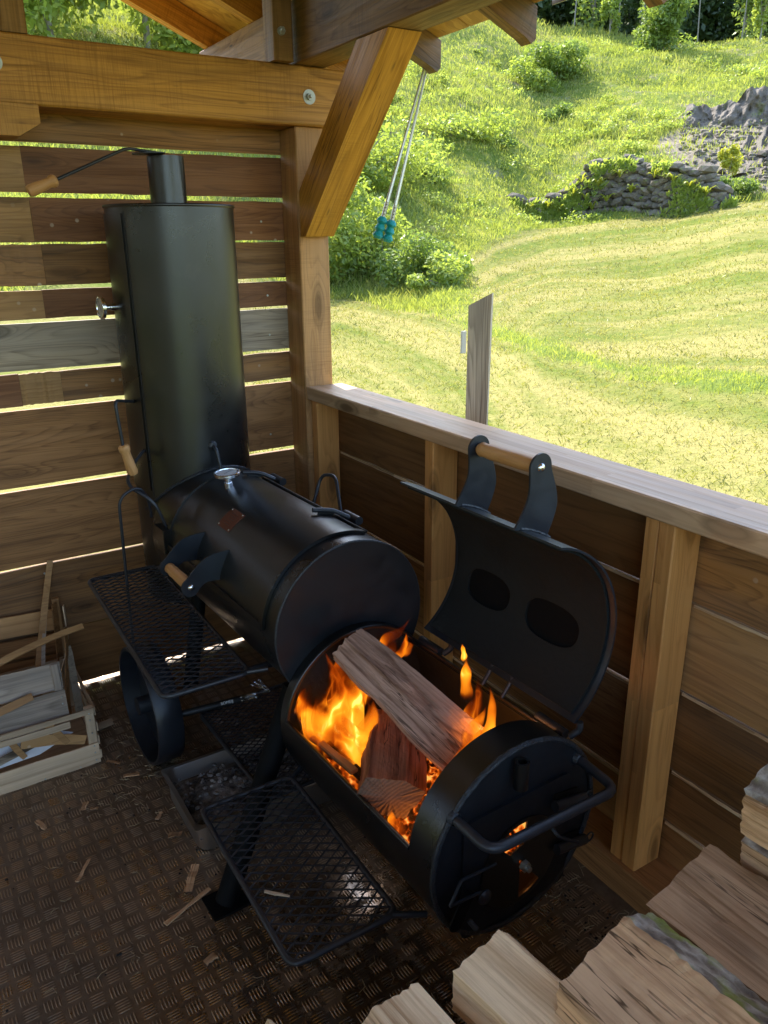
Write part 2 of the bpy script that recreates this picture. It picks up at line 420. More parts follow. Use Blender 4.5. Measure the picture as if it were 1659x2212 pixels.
M['osb'] = osb()
def floorm(name, bars=False):
    N = NT(name); g = N.n('ShaderNodeNewGeometry').outputs['Position']
    n1 = N.noise(g, 2.1, 5, .65); n2 = N.noise(N.vadd(g, (5, 3, 0)), 9., 5, .7); n3 = N.noise(g, 70., 4, .7)
    dirt = N.math('ADD', N.math('MULTIPLY', n1, .6), N.math('MULTIPLY', n2, .55))
    d = N.mr(dirt, .42 if not bars else .5, .62 if not bars else .74)
    metalc = N.mix(n2, (.24, .185, .135), (.4, .32, .25)) if not bars else N.mix(n2, (.36, .27, .18), (.55, .44, .33))
    dirtc = N.mix(n3, (.075, .052, .035), (.21, .145, .092))
    N.set_b(Base__Color=N.mix(d, metalc, dirtc), Metallic=N.mr(d, 0, 1, .85, .15), Roughness=N.mr(N.math('ADD', d, N.math('MULTIPLY', n3, .25)), 0, 1.1, .2 if not bars else .24, .62))
    dv = N.n('ShaderNodeVectorMath', _operation='DISTANCE'); N.set(dv.inputs[0], N.vadd(g, N.vmul(N.n('ShaderNodeTexNoise', Vector=g, Scale=5.).outputs['Color'], (.3, .3, 0)))); dv.inputs[1].default_value = (.80, 1.30, .15)
    wet = N.math('MULTIPLY', N.mr(dv.outputs['Value'], .62, .34), N.mr(n2, .4, .5))
    N.set(N.b.inputs['Coat Weight'], N.math('MULTIPLY', wet, .9)); N.b.inputs['Coat Roughness'].default_value = .06
    vmix = N.mr(N.noise(N.vadd(g, (2, 7, 0)), 1.3, 3, .6), .3, .7, .62, 1.35)
    N.set_b(Base__Color=N.n('ShaderNodeHueSaturation', Saturation=1.08, Value=vmix, Color=N.mix(N.math('MULTIPLY', N.mr(N.noise(N.vadd(g, (1, 1, 0)), 3.3, 4, .7), .6, .72), .4), N.mix(d, metalc, dirtc), (.3, .27, .24))).outputs[0])
    N.set_b(Roughness=N.mix(wet, N.mr(N.math('ADD', d, N.math('MULTIPLY', n3, .25)), 0, 1.1, .22, .62), (.07, .07, .07)), Metallic=N.mr(N.math('ADD', d, N.math('MULTIPLY', wet, -.6)), 0, 1, .85, .15))
    N.bump(N.math('ADD', N.math('MULTIPLY', n3, .6), n2), .35, .002); return N.m
M['floor'] = floorm('checker_plate_dirty'); M['fbar'] = floorm('checker_plate_ridges', True)
# =================================================================== FLOOR
frame(Matrix())
fl = bar('floor', -1.7, 1.505, -1.6, 3.0, -.06, 0, M['floor'], axis='y', bv=0); tag(fl, kind='structure')
def tread():
    c = .0455; V = []; F = []
    prof = [(-.0145, 0), (-.008, .0018), (.008, .0018), (.0145, 0)]
    bx = []
    for L, Wd in ((.0185, .0021),):
        vs = [(-L, 0, 0), (-.0115, -Wd, 0), (.0115, -Wd, 0), (L, 0, 0), (.0115, Wd, 0), (-.0115, Wd, 0), (-.011, 0, .0021), (.011, 0, .0021)]
        fs = [(0, 1, 6), (1, 2, 7), (1, 7, 6), (2, 3, 7), (3, 4, 7), (4, 5, 6), (4, 6, 7), (5, 0, 6)]
    vs = np.array(vs); fs = np.array(fs)
    allV = []; allF = []; k = 0
    xs = np.arange(-.9, 1.36, c); ys = np.arange(-.1, 2.95, c)
    for i, x in enumerate(xs):
        for j, y in enumerate(ys):
            # keep the part of the floor that can be seen
            if x < -.25 and y < 1.2: continue
            a = (math.pi/2 if (i+j) % 2 else 0) + .03
            ca, sa = math.cos(a), math.sin(a)
            for q in range(5):
                o = (q-2)*.0078
                bend = (q-2)*.0
                P = vs.copy(); P[:, 1] += o + .0012*(1-(P[:, 0]/.0185)**2)
                X = P[:, 0]*ca-P[:, 1]*sa+x; Y = P[:, 0]*sa+P[:, 1]*ca+y
                allV.append(np.stack([X, Y, P[:, 2]+.0002], 1)); allF.append(fs+k); k += len(vs)
    o = fast_mesh('tread_ridges', np.concatenate(allV), np.concatenate(allF), M['fbar'], parent=fl, smooth=True)
    o['kind'] = 'stuff'
tread()

# =================================================================== BACK (SLATTED) WALL
YB = 2.92
bw = thing('slatted_wall', 'wall of old brown horizontal boards with bright gaps behind the smoker', 'wall', (0, YB, 0))
rows = [ # z0, z1, [(x split, material)...]
 (1.955, 2.05, [(1.9, 'brown')]),
 (1.806, 1.942, [(.478, 'tan'), (1.9, 'red')]),
 (1.652, 1.790, [(.483, 'tan'), (1.9, 'red')]),
 (1.516, 1.646, [(.30, 'tan'), (.50, 'brown'), (1.9, 'brown')]),
 (1.408, 1.501, [(.482, 'tan'), (1.9, 'red')]),
 (1.241, 1.396, [(1.9, 'grey')]),
 (1.122, 1.228, [(.369, 'red'), (.503, 'tan'), (1.9, 'brown')]),
 (.837, 1.105, [(1.9, 'low')]),
 (.542, .822, [(1.9, 'low')]),
 (.262, .531, [(1.9, 'brown')]),
 (.017, .259, [(1.9, 'board2')])]
for (z0, z1, segs) in rows:
    x = -1.6
    for (xe, mt) in segs:
        xe2 = min(xe, 1.47)
        y0 = YB+rnd.uniform(-.002, .002)
        o = bar('board', x, xe2-.0008, y0, y0+.022, z0+rnd.uniform(-.001, .001), z1, W[mt], bw, bv=.0015, wob=.0016, nx=14, axis='x')
        x = xe2
def nailhead(x, z, par, y=YB-.003, r=.004):
    lathe('nail', [(r*.2, .0015), (r, .001), (r, -.002)][::-1], M['zinc'], par, (x, y+.001, z), (0, -1, 0), 8)
for (x, z) in ((.18, .5), (.35, .5), (1.3, .47), (.2, 1.2), (1.3, 1.3), (.16, .75), (1.28, .9), (1.3, 1.45), (1.29, 1.72)): nailhead(x, z, bw)

lw_ = thing('slatted_wall', 'unseen wall of old boards added to shade the left side of the shelter', 'wall', (-1.62, 1, 0))  # added out of view to darken the left; gaps let some light in
for k in range(11):
    bar('board', -1.64, -1.618, -1.5, 2.9, .03+k*.2, .17+k*.2, W[('brown', 'low', 'red', 'tan')[k % 4]], lw_, axis='y', bv=.0015)
# =================================================================== TIMBER FRAME
tf = thing('timber_frame', 'heavy golden timber frame with corner post, tie beam and diagonal brace', 'frame', (1.44, 2.8, 0))
bar('post', 1.38, 1.503, 2.781, 2.917, 0, 2.035, W['post'], tf, axis='z', bv=.004, wob=.0008, nx=8)
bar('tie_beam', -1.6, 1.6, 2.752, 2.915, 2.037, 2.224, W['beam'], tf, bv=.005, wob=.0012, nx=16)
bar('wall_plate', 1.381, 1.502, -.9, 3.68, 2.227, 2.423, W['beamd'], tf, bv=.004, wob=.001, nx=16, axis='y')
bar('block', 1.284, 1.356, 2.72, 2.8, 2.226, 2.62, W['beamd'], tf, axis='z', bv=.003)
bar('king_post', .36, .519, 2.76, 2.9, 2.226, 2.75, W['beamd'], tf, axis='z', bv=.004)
# diagonal brace: prism between post and plate
bp = [(2.778, 1.655), (2.778, 1.80), (2.36, 2.222), (2.155, 2.222), (2.655, 1.672), (2.70, 1.655)]
bp = [(2.776, 1.665), (2.776, 1.82), (2.345, 2.225), (2.165, 2.225), (2.735, 1.665)]
V = [(1.383, y, z) for y, z in bp]+[(1.5, y, z) for y, z in bp]
# express in a local frame whose X runs along the brace
mxb = orient((1.44, 2.74, 1.7), (1.44, 2.25, 2.2))
Vl = [mxb.inverted() @ Vector(v) for v in V]; n = len(bp)
Fb = [tuple(range(n)), tuple(range(n, 2*n))]+[(k, (k+1) % n, (k+1) % n+n, k+n) for k in range(n)]
br = mesh('brace', Vl, Fb, W['brace'], tf, mxb); fixn(br)
# split (drying check) in the brace underside
d_ = (Vector((0, 2.25, 2.14))-Vector((0, 2.70, 1.70))).normalized()
# brace stub at the left end under the beam
bs = [(.513, 2.035), (.513, 1.985), (.45, 1.948), (.2, 1.948), (.2, 2.035)]
V = [(x, 2.72, z) for x, z in bs]+[(x, 2.86, z) for x, z in bs]; n = len(bs)
o = mesh('brace', V, [tuple(range(n)), tuple(range(n, 2*n))]+[(k, (k+1) % n, (k+1) % n+n, k+n) for k in range(n)], W['beam'], tf); fixn(o)
def bolt(par, c, ax=(0, -1, 0), washer=.024, nut=.012, stud=.006):
    b = lathe('bolt', [(stud, 0), (stud, .02), (stud*.8, .022)], M['zinc'], par, c, ax, 12)
    if washer: lathe('washer', [(stud, 0), (washer, 0), (washer, .003), (stud, .003)], M['zinc'], b, Vector(c), ax, 28, cap=False)
    lathe('nut', [(stud*.9, .003), (nut, .003), (nut, .013), (stud*.9, .013)], M['zinc'], b, Vector(c), ax, 6, cap=False)
bolt(tf, (1.425, 2.752, 2.128)); bolt(tf, (.413, 2.752, 2.142)); bolt(tf, (1.311, 2.72, 2.312), washer=.013, nut=.013, stud=.007)

# =================================================================== ROOF
rf = thing('roof', 'sloping roof of timber rafters under pale chipboard sheets', 'roof', (1.4, 2.8, 2.4))
SL = .41
def rz(x): return 2.222 + SL*(1.88-x)     # underside of rafters
for y in (1.1, 1.6, 2.1, 2.6, 3.1, 3.58):
    pf = [(1.885, 2.236), (1.868, 2.222), (1.84, 2.222+SL*.04), (-.3, rz(-.3)), (-.3, rz(-.3)+.105), (1.885, 2.324)]
    V = [(x, y, z) for x, z in pf]+[(x, y+.048, z) for x, z in pf]; n = len(pf)
    mr_ = orient((-.3, y, rz(-.3)), (1.885, y, rz(1.885)))
    o = mesh('rafter', [mr_.inverted() @ Vector(v) for v in V], [tuple(range(n)), tuple(range(n, 2*n))]+[(k, (k+1) % n, (k+1) % n+n, k+n) for k in range(n)], W['tail'] if y < 2.9 else W['beam'], rf, mr_); fixn(o)
for i, (ya, yb) in enumerate(((-1.2, 1.21), (1.213, 2.42), (2.423, 3.63))):
    p0 = Vector((1.875, (ya+yb)/2, 2.328+.008)); p1 = Vector((-.3, (ya+yb)/2, rz(-.3)+.105+.02))
    beam('chipboard_sheet', p1, p0, yb-ya, .012, M['osb'], rf)
for i, (ya, yb) in enumerate(((-1.2, 1.21), (1.213, 2.42), (2.423, 3.63))):   # other side of the ridge
    beam('chipboard_sheet', (-.3, (ya+yb)/2, rz(-.3)+.125), (-2.4, (ya+yb)/2, rz(-.3)+.125-2.1*SL), yb-ya, .012, M['osb'], rf)
for y in (1.1, 2.1, 3.1): beam('rafter', (-.32, y, rz(-.3)+.05), (-2.4, y, rz(-.3)+.05-2.1*SL), .048, .1, W['beam'], rf)
mtl = plain('grey_flashing', (.3, .31, .32), .35, .8)
bar('eave_flashing', 1.87, 1.9, -1.2, 2.05, 2.345, 2.353, mtl, rf, axis='y', bv=0)
bar('eave_flashing', 1.897, 1.9, -1.2, 2.05, 2.318, 2.344, mtl, rf, axis='y', bv=0)

# =================================================================== HALF-HEIGHT WALL
hw = thing('half_height_wall', 'waist high timber wall with wide flat laminated top rail beside the smoker', 'wall', (1.45, 1.4, 0))
bar('top_rail', 1.385, 1.545, -.9, 2.778, 1.055, 1.105, W['rail'], hw, axis='y', bv=.004)
bar('sill', 1.385, 1.505, -.9, 2.775, 0.001, .095, W['low'], hw, axis='y', bv=.003)
bar('stud', 1.4, 1.498, 2.73, 2.776, .097, 1.053, W['pine'], hw, axis='z')
bar('stud', 1.4, 1.499, 1.943, 1.989, .097, 1.053, W['pine'], hw, axis='z')
bar('stud', 1.4, 1.496, 1.03, 1.074, .097, 1.053, W['pine'], hw, axis='z')
bar('stud', 1.402, 1.496, 1.076, 1.114, .097, 1.053, W['pine'], hw, axis='z')
bar('stud', 1.4, 1.496, .2, .246, .097, 1.053, W['pine'], hw, axis='z')
for (ya, yb, zs) in ((1.05, 2.78, (.0, .262, .548, .838, 1.05)), (-.9, 1.045, (.0, .215, .372, .6, .838, 1.05))):
    for k in range(len(zs)-1):
        bar('board', 1.503, 1.523, ya, yb, zs[k]+.002, zs[k+1]-.004, W[('board2', 'low', 'board2', 'board2', 'low')[k] if ya > 1 else ('low', 'low', 'brown', 'tan', 'brown')[k]], hw, axis='y', bv=.001, wob=.0014, nx=12)
for (ya, yb, zs) in ((1.118, 2.728, (.262, .548, .838)), (.25, 1.028, (.215, .372, .6, .838))):  # pale strips: worn board tops with the daylight at the gaps painted in
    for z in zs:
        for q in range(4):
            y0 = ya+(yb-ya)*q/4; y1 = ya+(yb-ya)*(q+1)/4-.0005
            bar('worn_lit_edge', 1.4985, 1.5028, y0, y1, z-.0095+rnd.uniform(-.001, .001), z-.0015+rnd.uniform(-.0015, .001), W['fire1'], hw, axis='y', bv=.0008, wob=.0008, nx=10)
# weathered vertical board outside, with a small tag
ob = thing('marker_board', 'grey weathered upright board with slanted top standing beyond the top rail', 'board', (1.775, 2.2, -.35))
pf = [(1.735, -.35), (1.8, -.35), (1.815, 1.475), (1.738, 1.432)]
_t = Vector((.6, -.8, 0)); _n = Vector((.8, .6, 0)); _c = Vector((1.775, 2.2, 0))
V = [_c+_t*(x-1.775)*1.06+_n*q+Vector((0, 0, z)) for q in (0, .024) for x, z in pf]
mo = orient((1.775, 2.2, -.3), (1.775, 2.2, 1.4), (.8, .6, 0))
o = mesh('upright_board', [mo.inverted() @ Vector(v) for v in V], [(0, 1, 2, 3), (4, 5, 6, 7)]+[(k, (k+1) % 4, (k+1) % 4+4, k+4) for k in range(4)], W['outpost'], ob, mo); fixn(o)
tag_o = bar('tag', 1.727, 1.752, 2.236, 2.244, 1.268, 1.345, M['tag'], ob, bv=.004, axis='z')
# =================================================================== SMOKER
SM = Matrix.Translation((.925, .97, 0)) @ Matrix.Rotation(math.radians(2.0), 4, 'Z')
frame(SM)
sm = thing('offset_smoker', 'matt black steel barrel smoker with tall round cabinet and burning open firebox', 'smoker', (0, .8, 0))
P = M['paint']
def R(a): return math.radians(a)
def arc_shell(cl, cz, r, th, a0, a1, y0, y1, n=48, rev=False):
    """curved plate about an axis along Y: closed solid"""
    V = []; F = []
    full = abs(a1-a0) >= 359.9
    m_ = n if full else n+1
    for i in range(m_):
        a = R(a0+(a1-a0)*i/n); c, s_ = math.cos(a), math.sin(a)
        for (rr, y) in ((r, y0), (r, y1), (r-th, y1), (r-th, y0)):
            V.append((cl+rr*c, y, cz+rr*s_))
    for i in range(n):
        a = i*4; b = ((i+1) % m_)*4
        for k in range(4): F.append((a+k, a+(k+1) % 4, b+(k+1) % 4, b+k))
    if not full:
        F.append((0, 1, 2, 3)); F.append((n*4+3, n*4+2, n*4+1, n*4))
    return V, F
def add(name, vf, mat, par, smooth=True, sharp=35, kind=None):
    o = mesh(name, vf[0], vf[1], mat, par); fixn(o)
    if smooth: finish(o.data, sharp)
    if kind: o['kind'] = kind
    return o
def weld_ring(name, cl, cz, r, y, par, rad=.0045, a0=0, a1=360, n=150):
    pts = []; rads = []
    for i in range(n):
        a = R(a0+(a1-a0)*i/n); rr = r+rnd.uniform(-.0003, .0003)
        pts.append((cl+rr*math.cos(a), y+rnd.uniform(-.0006, .0006), cz+rr*math.sin(a))); rads.append(rad*rnd.uniform(.92, 1.08))
    V, F = tube_vf(pts, rads, 8, closed=(a1-a0 > 359))
    return add(name, (V, F), M['weld'], par)
# ---- horizontal cooking chamber
CL, CZ, CR = 0., .712, .22
ch = add('cooking_chamber', join_vf([
    arc_shell(CL, CZ, CR, .006, 0, 360, .641, 1.55, 96)]), P, sm)
def disc(name, cl, cz, r, y0, y1, mat, par, n=96):
    V = [(cl+r*math.cos(2*math.pi*k/n), y, cz+r*math.sin(2*math.pi*k/n)) for y in (y0, y1) for k in range(n)]
    F = [tuple(range(n)), tuple(range(n, 2*n))]+[(k, (k+1) % n, (k+1) % n+n, k+n) for k in range(n)]
    return add(name, (V, F), mat, par, sharp=30)
disc('end_plate', CL, CZ, CR-.001, .633, .6408, M['plate'], ch)
weld_ring('weld_bead', CL, CZ, CR-.001, .638, ch, .0038)
# lid of the chamber: wrapped plate with raised end straps
lid = add('chamber_lid', arc_shell(CL, CZ, CR+.005, .004, 70, 174, .714, 1.376, 60), P, sm)
for y in (.694, 1.372):
    add('strap', arc_shell(CL, CZ, CR+.010, .009, 68, 176, y, y+.022, 60), P, lid)
add('strap', arc_shell(CL, CZ, CR+.011, .009, 172, 177, .70, 1.39, 6), P, lid)
# hinge strip and two hinge barrels on the right shoulder
add('hinge_strip', arc_shell(CL, CZ, CR+.010, .008, 62, 66, .72, 1.33, 6), P, ch)
for y in (.85, 1.31):
    q = lambda a, r_: (CL+r_*math.cos(R(a)), CZ+r_*math.sin(R(a)))
    a1 = q(84, CR+.017); a2 = q(70, CR+.022); a3 = q(57, CR+.018)
    h = tube('hinge_arm', [(a1[0], y+.02, a1[1]), (a2[0], y+.01, a2[1]), (a3[0], y-.01, a3[1])], .0068, M['rod'], lid, fil=.02)
    tube('hinge_barrel', [(a3[0]+.006, y-.045, a3[1]), (a3[0]+.006, y+.03, a3[1])], .0125, M['rod'], ch, n=16)
    beam('hinge_lug', (q(80, CR+.009)[0], y+.018, q(80, CR+.009)[1]), (q(68, CR+.012)[0], y+.012, q(68, CR+.012)[1]), .004, .012, P, lid)
# lifting loop at the far side
a1 = (CL+CR*math.cos(R(42)), CZ+CR*math.sin(R(42)))
tube('lift_loop', [(a1[0], 1.13, a1[1]-.01), (a1[0]+.045, 1.14, a1[1]+.095), (a1[0]+.05, 1.06, a1[1]+.11), (a1[0]+.01, .96, a1[1]-.01)], .0055, M['rod'], ch, fil=.03)
# maker's plate
vp_, fp_ = arc_shell(CL, CZ, CR+.0075, .002, 117.8, 134.8, 1.031, 1.112, 8)
mp = add('maker_plate', (vp_, fp_), M['copper'], lid)
for a in (119.2, 133.4):
    for y in (1.037, 1.106):
        c_ = (CL+(CR+.0078)*math.cos(R(a)), y, CZ+(CR+.0078)*math.sin(R(a)))
        lathe('rivet', [(.0028, 0), (.002, .0014), (.0004, .002)], M['zinc'], mp, c_, (math.cos(R(a)), 0, math.sin(R(a))), 10)
for i in range(5):    # faint raised lettering lines of the plate
    a = 121.5+i*2.3; c_ = [(CL+(CR+.0078)*math.cos(R(a)), CZ+(CR+.0078)*math.sin(R(a)))]*2
    tube('print_line', [(c_[0][0], 1.048+.004*(i % 2), c_[0][1]), (c_[0][0], 1.094-.006*(i % 3), c_[0][1])], .0006, M['weld'], mp, n=5)
# thermometer on the lid
def gauge(par, base, axis, r=.038, stem=.035, face_up=(0, 1, 0)):
    base = Vector(base); axis = Vector(axis).normalized()
    g = lathe('thermometer', [(r*.32, -.002), (r*.32, stem*.5), (r*.24, stem*.5), (r*.24, stem), (r*.8, stem+.001), (r*.97, stem+.004), (r*.97, stem+.0075), (r*.93, stem+.0085), (r, stem+.0105), (r, stem+.0135), (r*.93, stem+.015), (r*.86, stem+.0142), (r*.84, stem+.0115)], M['chrome'], par, base, axis, 48)
    lathe('gauge_face', [(r*.845, 0), (r*.845, .0004)], M['glass'], g, base+axis*(stem+.0112), axis, 40)
    q = Vector((0, 0, 1)).rotation_difference(axis).to_matrix()
    c0 = base+axis*(stem+.0118)
    for i in range(15):
        a = R(-60+i*300/14-90+180)
        d1 = q @ Vector((math.cos(a), math.sin(a), 0)); t = q @ Vector((-math.sin(a), math.cos(a), 0))
        p0 = c0+d1*r*.62; p1 = c0+d1*r*(.78)
        beam('tick', p0, p1, .0012, .0004, M['dark'], g, up=axis, bv=0)
    beam('needle', c0+q @ Vector((-.012, -.006, .0006)), c0+q @ Vector((.02, .012, .0006)), .0016, .0005, M['dark'], g, up=axis, bv=0)
    return g
a = R(104)
gauge(lid, (CL+CR*math.cos(a), 1.261, CZ+CR*math.sin(a)), (-.06, -.02, 1.0), r=.041, stem=.04)
# chamber handle: two curved cheeks and a wooden dowel
def cheek(name, base0, base1, tip, rt, y, par, th=.005, mat=None, bulge=1.0):
    """outline in (l,z): from base0 over the convex side round the tip back to base1"""
    b0, b1, t = Vector(base0), Vector(base1), Vector(tip)
    d = (t-(b0+b1)/2).normalized(); nrm = Vector((-d.y, d.x))
    if nrm.dot(b0-b1) < 0: nrm = -nrm
    s0 = t+nrm*rt; s1 = t-nrm*rt
    m0 = (b0+s0)/2+nrm*.022*bulge; m1 = (b1+s1)/2+nrm*.016*bulge
    c1 = smooth_curve([b0, m0, s0], 8)
    a0 = math.atan2(nrm.y, nrm.x); sgn = -1 if Vector((math.cos(a0-.5), math.sin(a0-.5))).dot(d) > Vector((math.cos(a0+.5), math.sin(a0+.5))).dot(d) else 1
    arc = [t+Vector((math.cos(a0+sgn*math.pi*k/12), math.sin(a0+sgn*math.pi*k/12)))*rt for k in range(1, 12)]
    c2 = smooth_curve([s1, m1, b1], 8)
    out = [(p.x, p.y) for p in c1+arc+c2]
    # plane (l,z) with thickness along al
    V = [(x, y-th/2, z) for x, z in out]+[(x, y+th/2, z) for x, z in out]; n = len(out)
    o = mesh(name, V, [tuple(range(n)), tuple(range(n, 2*n))]+[(k, (k+1) % n, (k+1) % n+n, k+n) for k in range(n)], mat or M['paint2'], par); fixn(o)
    finish(o.data, 30); return o
def dowel(par, c, y0, y1, r=.0165):
    L = y1-y0
    prof = [(r*.72, 0), (r*.9, .003), (r*.95, L*.12), (r*1.02, L*.3), (r, L*.5), (r*.95, L*.62), (r*1.0, L*.75), (r*.88, L*.9), (r*.95, L*.95), (r*.7, L)]
    V, F = lathe_vf(prof, 28)
    # local X along dowel for the grain
    mx = Matrix.Translation((c[0], y0, c[1])) @ Matrix.Rotation(math.pi/2, 4, 'Z')
    V = [Vector((z, x, y)) for (x, y, z) in V]
    o = mesh('dowel', V, F, W['handle'], par, mx); fixn(o); finish(o.data, 40); return o
q = lambda a, r_: (CL+r_*math.cos(R(a)), CZ+r_*math.sin(R(a)))
tip = (-.302, .760)
for y in (.978, 1.152):
    ck = cheek('handle_cheek', q(144, CR+.004), q(167, CR+.004), tip, .027, y, lid)
dowel(lid, tip, .982, 1.149)
lathe('rivet', [(.0095, 0), (.0085, .003), (.005, .0052), (.0005, .006)], M['chrome'], lid, (tip[0], .9755, tip[1]), (0, -1, 0), 24)
lathe('rivet', [(.0095, 0), (.0085, .003), (.005, .0052), (.0005, .006)], M['chrome'], lid, (tip[0], 1.1545, tip[1]), (0, 1, 0), 24)

# ---- vertical cabinet
VC, VA, VR = -.013, 1.672, .2
def vshell(r, th, a0, a1, z0, z1, n=48, cl=VC, ca=VA):
    V, F = arc_shell(0, 0, r, th, a0, a1, z0, z1, n)
    return [(cl+x, ca+z, y) for x, y, z in V], F
cab = add('upright_cabinet', join_vf([lathe_vf([(VR, 0), (VR, 1.305)], 128)]), P, sm) if False else None
V, F = lathe_vf([(VR-.004, .448), (VR, .452), (VR, 1.752), (VR-.003, 1.755)], 128); V = [(x+VC, y+VA, z) for x, y, z in V]
cab = add('upright_cabinet', (V, F), P, sm)
V, F = lathe_vf([(VR+.003, 1.7505), (VR+.0045, 1.753), (VR+.0045, 1.757), (VR+.003, 1.7595)], 128); V = [(x+VC, y+VA, z) for x, y, z in V]
add('rim', (V, F), P, cab)
# door of the cabinet (left side), proud by 4 mm
door = add('cabinet_door', vshell(VR+.0045, .004, -155, -260, .86, 1.732, 40), P, sm)
weld = add('door_seam', vshell(VR+.0015, .0015, -153.2, -152.4, .84, 1.738, 2), M['weld'], cab)
gauge(door, (VC+VR*math.cos(R(176)), VA+VR*math.sin(R(176)), 1.455), (-1, -.05, .0), r=.036, stem=.04)
# wood-ended door handle (bent rod)
h0 = Vector((VC+VR*math.cos(R(-167)), VA+VR*math.sin(R(-167)), 1.158)); 
def rod_handle(par, pts, grip0, grip1, rr=.0052, gr=.0165):
    t_ = tube('handle_rod', pts, rr, M['rod'], par, fil=.025, n=12)
    g0, g1 = Vector(grip0), Vector(grip1); L = (g1-g0).length
    prof = [(gr*.7, 0), (gr*1.0, .004), (gr*1.08, L*.08), (gr*1.08, L*.18), (gr*.86, L*.26), (gr*.9, L*.45), (gr*1.02, L*.72), (gr*1.06, L*.9), (gr*.9, L)]
    V, F = lathe_vf(prof, 24); V = [Vector((z-L/2, x, y)) for (x, y, z) in V]
    o = mesh('grip', V, F, W['handle'], par, orient(g0, g1)); fixn(o); finish(o.data, 40)
rod_handle(door, [h0, (-.302, 1.51, 1.190), (-.293, 1.51, 1.045)], (-.2928, 1.51, 1.048), (-.271, 1.51, .950))
# bent latch rod on the front of the cabinet
b0 = (VC+VR*math.cos(R(-90)), VA+VR*math.sin(R(-90)), 1.013)
tube('latch_rod', [(b0[0], b0[1]+.004, b0[2]), (b0[0], b0[1]-.03, b0[2]-.005), (b0[0]+.012, b0[1]-.045, b0[2]-.12)], .0058, M['rod'], sm, fil=.02)
lathe('boss', [(.015, -.004), (.016, .004), (.011, .011), (.008, .012)], M['weld'], cab, (b0[0], b0[1]+.003, b0[2]), (0, -1, 0), 14)
# chimney with damper
V, F = lathe_vf([(.0565, 1.752), (.0565, 1.903), (.0535, 1.903), (.0535, 1.78)], 64, cap=False); V = [(x+VC, y+VA, z) for x, y, z in V]
chim = add('chimney', (V, F), P, sm)
V, F = lathe_vf([(.0595, 1.7595), (.059, 1.763), (.0565, 1.765)], 48, cap=False); V = [(x+VC, y+VA, z) for x, y, z in V]
add('weld_bead', (V, F), M['weld'], chim)
dm = lathe('damper', [(.049, 0), (.049, .003)], M['paint2'], chim, (VC-.062, VA-.03, 1.905), (-.05, 0, 1), 40)
rod_handle(chim, [(VC-.01, VA, 1.911), (-.152, 1.61, 1.915), (-.37, 1.60, 1.819)], (-.365, 1.60, 1.821), (-.446, 1.60, 1.787), rr=.0046)

# weld bead where the chamber meets the cabinet
pts = []
for i in range(80):
    a = R(20+140*i/79); x = CL+(CR+.002)*math.cos(a); z = CZ+(CR+.002)*math.sin(a)
    d = VR*VR-(x-VC)**2
    if d <= 0: continue
    pts.append((x, VA-math.sqrt(d)-.002, z))
V, F = tube_vf(pts, [.0055*rnd.uniform(.8, 1.25) for _ in pts], 8); add('weld_bead', (V, F), M['weld'], ch)
# side latch wires by the cabinet / hook hanging over the shelf
tube('latch_wire', [(-.215, 1.41, .79), (-.245, 1.41, .88), (-.31, 1.47, .93), (-.26, 1.55, .97), (-.2, 1.6, 1.0)], .0055, M['rod'], sm, fil=.04)
bar('latch_bracket', -.24, -.195, 1.37, 1.45, .71, .79, P, sm, bv=.002)
hk = tube('hanging_hook', [(-.232, 1.50, .80), (-.245, 1.47, .88), (-.285, 1.44, .93), (-.345, 1.44, .90), (-.35, 1.45, .55), (-.35, 1.46, .39)], .0048, M['rod'], None, fil=.035)
tag(hk, 'thin black bent rod hooked on the smoker and hanging down past the upper shelf', 'hook')

# ---- firebox
FL, FZ, FRR = 0., .483, .2215
O0, O1, OA0, OA1 = .078, .598, 40, 173
fb = add('firebox', join_vf([
    arc_shell(FL, FZ, FRR, .007, 0, 360, .0, O0, 96),
    arc_shell(FL, FZ, FRR, .007, 0, 360, O1, .632, 96),
    arc_shell(FL, FZ, FRR, .007, OA1, 360+OA0, O0, O1, 72)]), P, sm)
inner = add('inner_lining', arc_shell(FL, FZ, FRR-.0075, .002, OA1+.5, 360+OA0-.5, .012, .62, 72), M['soot'], fb)
inn2 = add('inner_lining', arc_shell(FL, FZ, FRR-.0075, .002, OA0+1, OA1-1, .012, O0-.001, 40), M['soot'], fb)
disc('back_plate', FL, FZ, FRR-.008, .618, .6255, M['soot'], fb)
tube('opening_rim', [(FL+FRR*math.cos(R(OA1)), O0-.002, FZ+FRR*math.sin(R(OA1))), (FL+FRR*math.cos(R(OA1)), O1+.002, FZ+FRR*math.sin(R(OA1)))], .005, P, fb)
tube('opening_rim', [(FL+FRR*math.cos(R(OA0)), O0-.002, FZ+FRR*math.sin(R(OA0))), (FL+FRR*math.cos(R(OA0)), O1+.002, FZ+FRR*math.sin(R(OA0)))], .005, P, fb)
tube('opening_rim', [(FL+FRR*math.cos(R(a)), O1+.002, FZ+FRR*math.sin(R(a))) for a in range(OA0, OA1+1, 4)], .0045, P, fb)
# front (door side) plate with the air hole cut by ring segments
FA = .012
def annulus_sector(cx, cz, r0, r1, a0, a1, y0, y1, n=24):
    V = []; F = []
    for i in range(n+1):
        a = R(a0+(a1-a0)*i/n)
        for (r_, y) in ((r0, y0), (r1, y0), (r1, y1), (r0, y1)): V.append((cx+r_*math.cos(a), y, cz+r_*math.sin(a)))
    for i in range(n):
        for k in range(4): F.append((i*4+k, i*4+(k+1) % 4, i*4+4+(k+1) % 4, i*4+4+k))
    F.append((0, 1, 2, 3)); F.append((n*4+3, n*4+2, n*4+1, n*4)); return V, F
HC = (.006, .42); HR = .112
